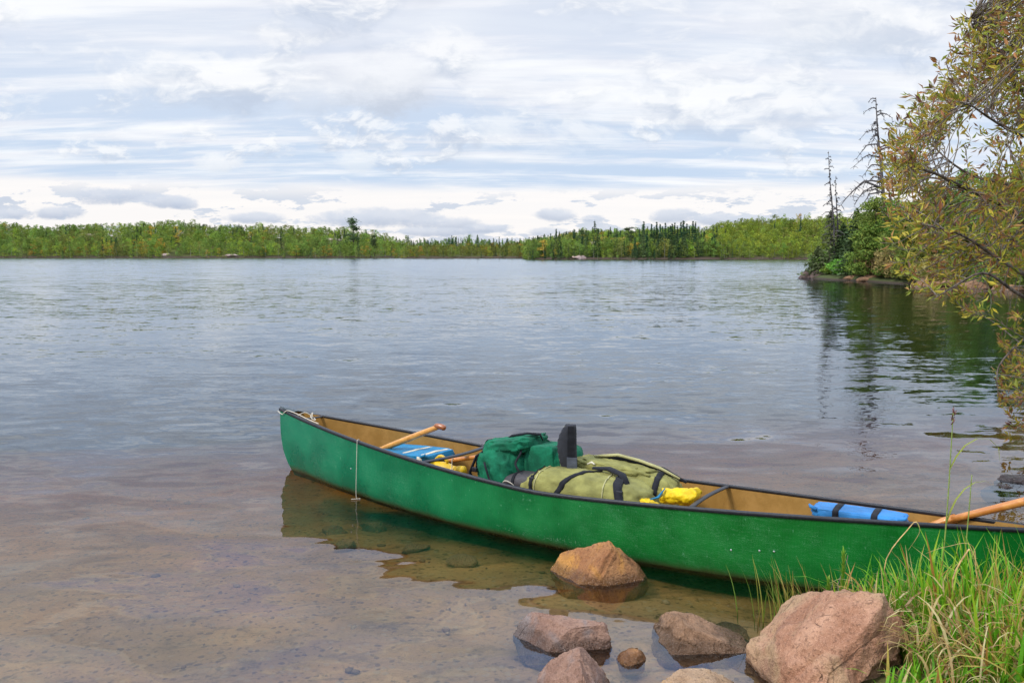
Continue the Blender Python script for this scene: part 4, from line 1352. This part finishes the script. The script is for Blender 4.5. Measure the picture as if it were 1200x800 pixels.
# ------------------------------------------------------------------ the point on the right
def near_tree(name, x, y, h, wd, kind, pal, label, cat, seed, n=5200, leaf=.085, trunkmat=None, group=None, base=.1):
    z0 = gz_at(x, y); rr = np.random.default_rng(seed)
    t = thing(name, (x, y, z0), label, cat, group)
    mb = MB(); lx = rr.uniform(-.03, .03) * h
    mb.tube([(x, y, z0 - .1), (x + lx, y, z0 + h * .45), (x + lx * .5, y, z0 + h * .93)], [.018 * h, .012 * h, .003 * h], 7)
    for i in range(12):
        q = rr.uniform(.12, .8); a = rr.uniform(0, 6.28); L = wd * (1 - q * .7) * .9
        b = Vector((x + lx * q, y, z0 + q * h)); mb.tube([b, b + Vector((math.cos(a) * L * .5, math.sin(a) * L * .5, L * .12)), b + Vector((math.cos(a) * L, math.sin(a) * L, L * (.1 if kind == 'con' else .5)))], [.005 * h, .003 * h, .0012 * h], 4)
    mb.build('trunk', trunkmat or M_BARK, t)
    if kind == 'con': Q, C = conifer(h, wd, n, leaf, pal, rr, base, .35, .22, .8)
    else: Q, C = broadleaf(h, wd, int(n * 1.5), leaf * .85, pal, rr, base, 60)
    quadmesh('crown', Q + np.array([x, y, z0]), C, M_NEEDLE if kind == 'con' else M_FAR, t)
    return t


def at(px, Y): return X_(px, Y)


PT = [  # px, Y, top y, half width m, kind, palette, label
    (1000, 53, 246, 1.2, 'con', DK2, 'dark pointed fir under the tall dead tree on the point'),
    (1020, 51, 232, 1.9, 'leaf', GR, 'bright green leafy tree at the foot of the tall dead tree'),
    (1045, 50, 236, 1.7, 'leaf', MG, 'round mid green tree right of the dead tree'),
    (985, 56, 262, 1.2, 'con', DK2, 'short dark fir between the two dead trees'),
    (1012, 49, 262, 1.3, 'leaf', GR, 'bright leafy sapling at the front of the point'),
    (1066, 47, 236, 1.8, 'leaf', GR, 'broad green tree behind the edge of the willow'),
    (1090, 46, 214, 1.9, 'leaf', MG, 'tall leafy tree seen through the willow branches'),
    (1122, 45, 200, 1.8, 'leaf', GR, 'tallest green tree seen through the willow gap'),
    (1150, 42, 206, 1.9, 'leaf', GR, 'dense green tree behind the middle of the willow'),
    (1185, 40, 190, 2.0, 'con', DK2, 'dark conifer behind the right side of the willow'),
    (1215, 37, 180, 2.2, 'leaf', MG, 'leafy tree on the bank at the right frame edge'),
    (1260, 36, 160, 2.3, 'leaf', GR, 'tall leafy tree on the bank beyond the right frame edge'),
    (1075, 52, 238, 2.2, 'leaf', GR, 'green tree in the second row of the point'),
    (1048, 57, 240, 1.8, 'con', DK2, 'dark conifer at the back of the point'),
    (1105, 58, 222, 2.4, 'leaf', MG, 'back row leafy tree on the point'),
    (1170, 55, 214, 2.6, 'leaf', OL, 'olive tree in the back row behind the willow'),
    (1140, 36.5, 268, 1.5, 'leaf', OL, 'low olive tree leaning over the far bank behind the willow'),
    (1195, 33, 258, 1.5, 'leaf', GR, 'low green tree on the bank behind the willow twigs'),
]
for i, (px, Y, ty, wd, kd, pal, lab) in enumerate(PT):
    x = at(px, Y); 
    while sdist(np.array([x]), np.array([float(Y)]))[0] > -.6: Y += .4; x = at(px, Y); 
    z0 = gz_at(x, Y); h = (298 - ty) / 950 * Y + EYE - z0
    near_tree('fir_tree' if kd == 'con' else 'leafy_tree', x, Y, h, wd, kd, pal, lab, 'tree', 200 + i, n=5200)

# shrubs and grass of the point
def shrub(x, y, w_, h, pal, label, seed, n=2600, leaf=.06, name='shrub'):
    z0 = gz_at(x, y); rr = np.random.default_rng(seed)
    t = thing(name, (x, y, z0), label, 'shrub')
    mb = MB()
    for i in range(9):
        a = rr.uniform(0, 6.28); mb.tube([(x, y, z0 - .05), (x + math.cos(a) * w_ * .3, y + math.sin(a) * w_ * .3, z0 + h * .5), (x + math.cos(a) * w_ * .6, y + math.sin(a) * w_ * .6, z0 + h * .85)], [.025, .015, .006], 4)
    mb.build('stems', M_TWIG, t)
    d = rr.normal(size=(n, 3)); d /= np.linalg.norm(d, axis=1)[:, None]; d *= (rr.uniform(.2, 1, n) ** .4)[:, None]
    lump = np.array([fbm(v[0] * 2, v[1] * 2, v[2] * 2 + seed, 2) for v in d]); d *= (1 + .35 * lump)[:, None]
    c = d * np.array([w_, w_, h * .5]) + np.array([0, 0, h * .5]); c[:, 2] = np.maximum(c[:, 2], .03)
    P_ = np.array(pal); C = P_[rr.integers(0, len(P_), n)] * rr.uniform(.7, 1.25, n)[:, None]
    quadmesh('leaves', rquads(c, leaf, 1.4, rr) + np.array([x, y, z0]), C, M_FAR, t)


TN = [(.36, .28, .09), (.30, .24, .08), (.40, .32, .13)]
BG = [(.15, .29, .035), (.20, .33, .04)]
for i, (px, Y, w_, h, pal, lab) in enumerate(((978, 55.6, .9, .6, BG, 'lowest bright green shrub beside the dark tip rocks'), (1018, 51.4, .9, .7, BG, 'small bright green shrub between the two tallest shrubs of the point'), (1040, 49.2, .9, .8, GR, 'small green shrub in front of the larger tan shrub'),
                                              (1062, 47, 1.0, .8, OL, 'low olive shrub on the rocks left of the willow edge'), (990, 54.2, 1.2, 1.0, BG, 'bright green low shrub at the tip of the point'), (1008, 52.4, 1.1, 1.15, BG, 'bright green shrub second from the tip of the point'),
                                              (1028, 50.4, 1.2, 1.7, TN, 'tan willow shrub at the water edge of the point'), (1048, 48.2, 1.2, 1.9, TN, 'larger tan shrub right of the first tan one'),
                                              (968, 57.5, 1.3, 1.7, MG, 'dull green shrub at the foot of the small dead trees'), (1075, 46, 1.2, 1.6, OL, 'olive shrub on the bank under the willow edge'),
                                              (1100, 42.5, 1.2, 1.5, TN, 'tan shrub on the bank behind the lower willow'), (1130, 38, 1.1, 1.3, OL, 'low olive shrub on the bank behind the willow twigs'),
                                              (1165, 35, 1.1, 1.3, MG, 'green shrub on the bank near the right edge'), (1200, 31, 1.1, 1.2, OL, 'olive shrub on the bank at the right edge'))):
    x = at(px, Y)
    while sdist(np.array([x]), np.array([float(Y)]))[0] > -.25: Y += .25; x = at(px, Y)
    shrub(x, Y, w_, h, pal, lab, 300 + i)


def dead_tree(name, px, Y, topy, lean, label, seed, nb, blen, droop, q0=.2, r0=.13, fine=5):
    x = at(px, Y); z0 = gz_at(x, Y); rr = random.Random(seed); h = (298 - topy) / 950 * Y + EYE - z0
    t = thing(name, (x, Y, z0), label, 'dead tree')
    P_ = [Vector((x + lean * h * q + .10 * math.sin(q * 5), Y, z0 + h * q)) for q in np.linspace(0, 1, 12)]
    MB().tube(P_, [r0 * (1 - .88 * k / 11) for k in range(12)], 8).build('trunk', M_DEAD, t)
    mb = MB()
    for i in range(nb):
        q = q0 + (1 - q0) * (i + rr.random()) / nb
        k = q * 11; k0 = min(int(k), 10); b = P_[k0].lerp(P_[k0 + 1], k - k0)
        a = rr.uniform(0, 6.283); L = blen(q) * rr.uniform(.6, 1.15)
        if L < .08: continue
        d = Vector((math.cos(a), math.sin(a), 0))
        pts = [b]
        for s_ in range(1, 8):
            f_ = s_ / 7
            pts.append(b + d * L * f_ + UP * (L * (.18 * math.sin(f_ * 2.6) - droop * f_ ** 2.2)) + Vector((rr.uniform(-1, 1), rr.uniform(-1, 1), rr.uniform(-1, 1))) * .05 * L)
        rb = .026 + .022 * L
        mb.tube(pts, [rb * (1 - .8 * s_ / 7) for s_ in range(8)], 5)
        for s_ in range(2, 8):
            for _ in range(fine):
                tip = pts[s_] + Vector((rr.uniform(-1, 1), rr.uniform(-1, 1), rr.uniform(-1.1, .6))).normalized() * L * rr.uniform(.08, .22)
                mid = pts[s_].lerp(tip, .5) + Vector((0, 0, rr.uniform(-.03, .06)))
                mb.tube([pts[s_], mid, tip], [.020, .015, .008], 3, cap=False)
    mb.build('branches', M_DEAD, t)
    return x, z0, h


dead_tree('dead_tree', 1037, 53, 120, -.10, 'tall bare dead tree with drooping branches on the point', 5, 36, lambda q: 3.3 * (1 - q) ** .55 * (.75 if q > .5 else 1) + .25, .48, .34, .19, 3)
x, z0, h = dead_tree('dead_tree', 976, 56, 180, -.075, 'left one of the two thin dead spires, leaning left', 8, 46, lambda q: .95 * (1 - q) ** .7 + .05, .25, .22, .10, 3)
dead_tree('dead_tree', 979, 56.6, 208, -.035, 'right one of the two thin dead spires, shorter and straighter', 9, 40, lambda q: .7 * (1 - q) ** .7 + .05, .25, .22, .09, 3)
near_tree('fir_tree', at(970, 56.2), 56.2, (298 - 243) / 950 * 56 + 1.2, 1.0, 'con', [(.13, .17, .06), (.16, .19, .08), (.10, .14, .05)], 'ragged fir round the feet of the two thin dead spires', 'tree', 401, 1100)
near_tree('fir_tree', at(957, 57.3), 57.3, 2.0, 1.2, 'con', [(.12, .17, .06), (.10, .14, .05)], 'low spreading fir leaning over the water at the tip of the point', 'tree', 402, 2200)

# rocks at the point
rr = random.Random(4)
for i, (px, Y, sx, sz, lab) in enumerate(((944, 57.2, .75, .42, 'dark rock farthest out from the tip of the point'), (958, 56.8, .55, .50, 'second dark rock from the tip of the point'), (967, 56.4, .7, .42, 'third dark rock, joined to the bank of the point'),
                                          (985, 54.3, .9, .40, 'flat brown rock under the bright green shrub'), (1003, 52.6, .9, .42, 'brown bank rock between the bright green shrubs'), (1022, 50.6, .9, .40, 'brown bank rock under the tan shrub'),
                                          (1085, 44.0, 1.0, .40, 'brown bank rock under the willow edge'), (1112, 40.0, 1.0, .45, 'brown bank rock behind the hanging willow twigs'), (1150, 35.5, .9, .4, 'bank rock behind the lower willow branches'), (1185, 31.0, .8, .4, 'bank rock nearest to the right edge'))):
    x = at(px, Y)
    if i > 2:
        while sdist(np.array([x]), np.array([float(Y)]))[0] > .15: Y += .2; x = at(px, Y)
    rock('shore_rock', (x, Y, .02), (sx, sx * .7, sz), rp(6, 300 + i), M_ROCK_DARK if i < 4 else M_ROCK_BROWN, lab, 'rock', seed=90 + i, sub=4, rough=.09)

# ------------------------------------------------------------------ willow bush at the right
root = Vector((5.0, 5.9, gz_at(5.0, 5.9)))
wb = thing('willow_bush', root, 'tall willow with olive and brown autumn leaves leaning in from the right', 'tree')


def PW(px, py, Y):
    """a point of the willow, given as where it stands in the world"""
    u = (px - 600) / 950; v = (400 - py) / 950
    d = Vector((u, math.cos(PITCH) + v * math.sin(PITCH), -math.sin(PITCH) + v * math.cos(PITCH)))
    return d * (Y / d.y) + Vector((0, 0, EYE))


limbs = [
    [root, PW(1290, 330, 5.9), PW(1200, 258, 5.7), PW(1150, 230, 5.6), PW(1100, 208, 5.5), PW(1062, 196, 5.4)],
    [root, PW(1300, 300, 6.1), PW(1215, 232, 6.2), PW(1130, 205, 6.3), PW(1085, 165, 6.4)],
    [root, PW(1300, 240, 5.8), PW(1230, 140, 5.7), PW(1170, 70, 5.6), PW(1140, 20, 5.5)],
    [root, PW(1330, 200, 6.2), PW(1260, 80, 6.3), PW(1210, -20, 6.3), PW(1185, -80, 6.2)],
    [root, PW(1300, 360, 5.6), PW(1215, 330, 5.2), PW(1165, 292, 5.1), PW(1120, 275, 5.0), PW(1080, 262, 4.9)],
    [root, PW(1290, 400, 5.4), PW(1200, 350, 5.0), PW(1160, 325, 4.9), PW(1120, 335, 4.85), PW(1092, 348, 4.8)],
    [root, PW(1290, 420, 5.6), PW(1235, 400, 5.2), PW(1195, 400, 5.1), PW(1170, 430, 5.0), PW(1172, 470, 4.95)],
    [root, PW(1310, 230, 5.4), PW(1240, 180, 5.2), PW(1180, 150, 5.1), PW(1130, 120, 5.0)],
    [root, PW(1340, 140, 6.0), PW(1330, 40, 6.0), PW(1300, -80, 6.0)],
    [root, PW(1320, 310, 6.6), PW(1230, 290, 6.8), PW(1150, 270, 6.9), PW(1090, 250, 7.0)],
]
nodes = []; mb = MB()
for li, L in enumerate(limbs):
    sp = smoothpts(L, 9); n_ = len(sp); r0 = (.036, .026, .034, .034, .020, .017, .017, .024, .03, .020)[li]
    sp = [p + Vector((mnoise.noise(p * 2.0), mnoise.noise(p * 2.0 + Vector((5, 0, 0))), mnoise.noise(p * 2.0 + Vector((0, 9, 0))))) * .05 * min(1, k / 5) for k, p in enumerate(sp)]
    mb.tube(sp, [r0 * (1 - .88 * k / (n_ - 1)) for k in range(n_)], 7)
    nodes += [(p, k / n_) for k, p in enumerate(sp) if k > 6]
mb.build('limb', M_BARK, wb)

# crown outline as seen from the beach, given real depth between 4.7 and 7.2 m
EDGE = [(-130, 1215), (-40, 1178), (0, 1160), (30, 1140), (60, 1126), (100, 1104), (130, 1075), (160, 1052), (185, 1038), (220, 1042), (260, 1052), (300, 1056), (335, 1078), (352, 1092), (362, 1108), (380, 1150), (420, 1166), (470, 1166), (500, 1180), (520, 1195)]
ey, ex = zip(*EDGE)
rw = random.Random(12)
twigs = []
tries = 0
while len(twigs) < 1120 and tries < 40000:
    tries += 1
    py = rw.uniform(-130, 520); px = rw.uniform(1035, 1380); Y = rw.uniform(4.8, 7.2)
    e = np.interp(py, ey, ex)
    if px < e + 8 + 6 * rw.random(): continue
    # looser lower part, sky gap in the middle
    dens = 1.0
    if py > 330: dens = .34 if px < 1240 else .5
    if py > 380: dens = .5 if px < 1240 else .4
    if 225 < py <= 330: dens = .62
    if 165 < py < 225 and 1075 < px < 1190: dens = .22
    if 120 < py < 165 and 1120 < px < 1200: dens = .5
    if px > 1215: dens *= .45
    if rw.random() > dens: continue
    P_ = PW(px, py, Y)
    if mnoise.noise(P_ * 2.3) < -.10 : continue
    twigs.append(P_)
# tufts on the outline so that it reads uneven
for py, px in zip(np.linspace(5, 345, 46), np.interp(np.linspace(5, 345, 46), ey, ex)):
    twigs.append(PW(px + rw.uniform(-6, 10), py, rw.uniform(5.0, 6.4)))
NP = np.array([tuple(p) for p, _ in nodes])
mbt = MB(); LV = []; LC = []
pal = [((.32, .29, .035), 5), ((.42, .33, .04), 3), ((.22, .26, .035), 4.5), ((.32, .15, .055), 2.7), ((.40, .23, .08), 2.2), ((.48, .40, .06), 1.4), ((.17, .09, .055), 1.6)]
pc = np.array([p for p, _ in pal]); pwt = np.array([q for _, q in pal]); pwt /= pwt.sum()
rl = np.random.default_rng(99)
mids = []
for T in twigs:
    d = np.linalg.norm(NP - np.array(T), axis=1) + rl.uniform(0, .15, len(NP)); j = int(d.argmin()); b = nodes[j][0]
    L = (T - b).length
    if L > .9: b = b.lerp(T, 1 - .9 / L) if L > 1.6 else b
    side_ = Vector(tuple(rl.normal(size=3))) * .08 * L
    m = b.lerp(T, .5) + side_ + UP * .04 * L
    tipdir = Vector((-.55 + rl.normal() * .5, rl.normal() * .5, .35 + rl.normal() * .5)).normalized()
    pts = smoothpts([b, m, T, T + tipdir * .10], 4)
    mbt.tube(pts, [max(.0016, (.0048 if L > .35 else .003) * (1 - k / len(pts))) for k in range(len(pts))], 4, cap=False)
    # leaves alternate along the outer 0.3 m
    tot = 19
    warm = mnoise.noise(T * 1.3) * .5 + .5
    for k in range(tot):
        q = 1 - (k / tot) * min(1, .34 / (L + .1)); f_ = q * (len(pts) - 1); i0 = min(int(f_), len(pts) - 2); p = pts[i0].lerp(pts[i0 + 1], f_ - i0)
        tang_ = (pts[i0 + 1] - pts[i0]).normalized()
        rnd = Vector(tuple(rl.normal(size=3))); sd_v = (rnd - tang_ * rnd.dot(tang_)).normalized()
        ld = (tang_ * .75 + sd_v * .8 + UP * .12).normalized()
        ln = rl.uniform(.040, .074); wd = ln * rl.uniform(.22, .33)
        wv_ = ld.cross(Vector(tuple(rl.normal(size=3)))).normalized(); nr = ld.cross(wv_)
        p = p + sd_v * .008
        mid = p + ld * ln * .45 + nr * ln * rl.uniform(-.05, .05); tip = p + ld * ln - nr * ln * rl.uniform(-.05, .22)
        fold = nr * wd * .35
        LV.append([p, mid + wv_ * wd * .5 + fold, tip, mid]); LV.append([p, mid, tip, mid - wv_ * wd * .5 + fold])
        c_ = pc[rl.choice(len(pc), p=pwt)] * rl.uniform(.7, 1.6) * (1.12 - .3 * warm, .86 if warm > .55 else 1.0, 1.0)
        LC += [c_, c_]
mbt.build('twig', M_TWIG, wb)
quadmesh('leaves', np.array([[tuple(v) for v in q] for q in LV]), np.array(LC), M_LEAF, wb)

# ------------------------------------------------------------------ grass on the bank
def blades(name, specs, mat, parent=None, origin=(0, 0, 0)):
    """specs: base, dir(x,y), length, width, bend, colour"""
    V, C = [], []
    for (bx, by, bz), a, L, wd, bend, col, twist in specs:
        n_ = 6; d = Vector((math.cos(a), math.sin(a), 0)); w_ = Vector((-math.sin(a + twist), math.cos(a + twist), 0))
        p = Vector((bx, by, bz)); el_ = 1.5 - .12 * abs(bend); pr = []
        for k in range(n_ + 1):
            q = k / n_; hw = wd * .5 * (1 - q ** 2.2) * (.7 + .3 * min(1, q * 5)) + .0003
            pr.append((p - w_ * hw, p + w_ * hw))
            e_ = el_ - bend * q ** 1.5
            p = p + (d * math.cos(e_) + UP * math.sin(e_)) * L / n_
        for k in range(n_):
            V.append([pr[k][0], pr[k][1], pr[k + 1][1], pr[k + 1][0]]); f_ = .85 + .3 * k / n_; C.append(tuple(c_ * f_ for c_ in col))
    return quadmesh(name, np.array([[tuple(v) for v in q] for q in V]), np.array(C), mat, parent, origin)


rr = random.Random(31)
GC = [((.10, .30, .010), 6), ((.17, .38, .015), 5), ((.28, .42, .025), 3), ((.46, .36, .08), 2.8), ((.36, .18, .045), 1.5), ((.52, .41, .16), 1.6)]
gc = [c_ for c_, w_ in GC]; gw = [w_ for c_, w_ in GC]
sp = []
for i in range(7000):
    x = rr.uniform(1.28, 2.75); y = rr.uniform(2.35, 3.56)
    if mnoise.noise(Vector((x * 3, y * 3, 1))) < -.25 and rr.random() < .7: continue
    # thinner towards the boulder and the left tip; kept off the hull
    n_ = (x - BX) * NV[0] + (y - BY) * NV[1]
    if n_ < .47: continue
    dB = math.hypot((x - 1.24) / .46, (y - 3.0) / .40)
    if dB < .78: continue
    if x < 1.55 and y > 3.2 and rr.random() < .45: continue
    L = rr.uniform(.19, .50) * (.48 + .62 * min(1, (x - 1.2) / .75)); L *= (1.2 if rr.random() < .12 else 1)
    if y < 2.9: L *= .8
    sp.append(((x, y, max(gz_at(x, y), -.04) - .01), rr.uniform(0, 6.283), L, rr.uniform(.007, .019), rr.choice([.2, .4, .8, 1.3, 2.0, 2.5]) * rr.uniform(.6, 1.2), rr.choices(gc, gw)[0], rr.uniform(-.6, .6)))
for i in range(900):
    x = rr.uniform(1.50, 2.1); y = rr.uniform(2.45, 3.05)
    sp.append(((x, y, max(gz_at(x, y), -.04) - .01), rr.uniform(0, 6.283), rr.uniform(.10, .26), rr.uniform(.005, .011), rr.uniform(.5, 2.4), rr.choices(gc, gw)[0], rr.uniform(-.6, .6)))
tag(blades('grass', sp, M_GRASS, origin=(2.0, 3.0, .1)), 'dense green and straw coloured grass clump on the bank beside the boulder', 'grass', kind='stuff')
sp = []
for i in range(1500):
    x = rr.uniform(1.45, 2.8); y = rr.uniform(2.35, 3.5)
    if (x - BX) * NV[0] + (y - BY) * NV[1] < .47: continue
    sp.append(((x, y, max(gz_at(x, y), -.02) + rr.uniform(0, .12)), rr.uniform(0, 6.283), rr.uniform(.12, .34), rr.uniform(.004, .011), rr.uniform(1.8, 3.2), rr.choice([(.50, .38, .15), (.40, .26, .09), (.30, .17, .06), (.56, .46, .22)]), rr.uniform(-.8, .8)))
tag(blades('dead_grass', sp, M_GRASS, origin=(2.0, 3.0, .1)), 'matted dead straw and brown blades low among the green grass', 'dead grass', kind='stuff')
sp = []
for i in range(120):                                      # thin wisps left of the boulder, standing in the water
    x = 1.33 + rr.gauss(0, .08); y = 3.56 + rr.gauss(0, .07)
    n_ = (x - BX) * NV[0] + (y - BY) * NV[1]
    if n_ < .47: continue
    sp.append(((x, y, gz_at(x, y)), rr.uniform(1.5, 4.7), rr.uniform(.15, .38), rr.uniform(.003, .006), rr.uniform(.2, 1.2), rr.choices([(.16, .26, .03), (.30, .30, .05), (.40, .26, .07)], [3, 2, 2])[0], 0))
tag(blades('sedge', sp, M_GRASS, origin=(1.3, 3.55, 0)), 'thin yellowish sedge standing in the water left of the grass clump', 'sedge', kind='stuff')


# leafy sprigs: single upright plants with many narrow leaves
def sprig(x, y, h, label, seed, nl=46, group=None):
    r2 = random.Random(seed); z0 = max(gz_at(x, y), -.02)
    t = thing('leafy_sprig', (x, y, z0), label, 'plant', group)
    pts = [Vector((x + .02 * math.sin(k), y, z0 + h * k / 8)) for k in range(9)]
    MB().tube(pts, [.004 * (1 - .6 * k / 8) for k in range(9)], 5).build('stem', M_TWIG, t)
    sp_ = []
    for k in range(nl):
        q = .25 + .75 * k / nl; p = Vector((x, y, z0 + h * q))
        sp_.append(((p.x, p.y, p.z), k * 2.4 + r2.random(), r2.uniform(.05, .085) * (1.15 - .5 * q), .011, .5, (.17, .34, .03) if r2.random() < .8 else (.26, .38, .05), .0))
    blades('leaves', sp_, M_GRASS, t, (x, y, z0))


sprig(1.49, 3.52, .36, 'bright green leafy sprig standing highest at the left of the grass', 1)
sprig(1.42, 3.50, .24, 'shorter leafy sprig just left of the tallest one', 2)
sprig(1.58, 3.44, .26, 'shorter leafy sprig just right of the tallest one', 3)


def reed(px, y, topy, label, seed, headed=True):
    r2 = random.Random(seed); x = X_(px, y); z0 = gz_at(x, y)
    top = PW(px, topy, y)
    t = thing('reed', (x, y, z0), label, 'reed')
    pts = smoothpts([Vector((x - .01, y, z0 - .02)), Vector(((x + top.x) / 2 + .01, y, (z0 + top.z) / 2)), top], 8)
    MB().tube(pts, [.0042 * (1 - .6 * k / (len(pts) - 1)) for k in range(len(pts))], 6).build('stem', MATS['reed_green'], t)
    sp_ = []
    for q, a, L in ((.62, 0.25, .34), (.35, 0.1, .30), (.80, .15, .36), (.2, 2.9, .25)):
        p = pts[int(q * (len(pts) - 1))]
        sp_.append(((p.x, p.y, p.z), a, L, .008, 2.2 if q < .75 else 3.3, (.30, .34, .05), .3))
    if headed:
        blades('leaf', sp_, M_GRASS, t, (x, y, z0))
        mb = MB()
        for k in range(14):
            p = top + Vector((r2.uniform(-.006, .006), r2.uniform(-.006, .006), -.05 + .0045 * k)); d = Vector((r2.uniform(-1, 1), r2.uniform(-1, 1), .9)).normalized() * .018
            mb.tube([p, p + d], [.0025, .0012], 4)
        mb.build('seed_head', MATS['seed_brown'], t)


plain('reed_green', (.20, .27, .05), .6, .2); plain('seed_brown', (.16, .06, .05), .8, .3)
reed(1117, 3.38, 484, 'tallest reed with a dark seed head, rising above the right end of the canoe', 1)
reed(1139, 3.34, 556, 'headless thin reed just right of the tallest one', 2, False)


def dry_blade(pts, wd, label):
    pts = smoothpts(pts, 6)
    mb = MB(); mb.tube(pts, [wd * (1 - .75 * (k / (len(pts) - 1)) ** 2) for k in range(len(pts))], 5, flat=.25)
    tag(mb.build('dry_blade', MATS['straw'], origin=pts[0]), label, 'dead blade')


plain('straw', (.50, .33, .13), .75, .3, 40)
g0 = lambda x, y: Vector((x, y, gz_at(x, y)))
dry_blade([g0(1.95, 3.15), PW(1040, 680, 3.15), PW(1068, 615, 3.1), PW(1078, 622, 3.08), PW(1064, 645, 3.08)], .0035, 'folded straw coloured blade with a hooked tip at the left of the grass')
dry_blade([g0(2.05, 3.05), PW(1150, 690, 3.0), PW(1140, 640, 3.0), PW(1110, 640, 3.0), PW(1085, 648, 3.0)], .0035, 'long straw coloured blade bent level to the left over the grass')
dry_blade([g0(2.0, 2.95), PW(1120, 700, 2.95), PW(1134, 645, 2.9), PW(1142, 660, 2.9), PW(1150, 690, 2.9)], .005, 'broad tan blade hanging down in the middle of the grass')
dry_blade([g0(1.85, 2.85), PW(1100, 760, 2.8), PW(1092, 700, 2.8), PW(1085, 690, 2.8), PW(1080, 740, 2.78)], .004, 'pale dead blade drooping beside the boulder')
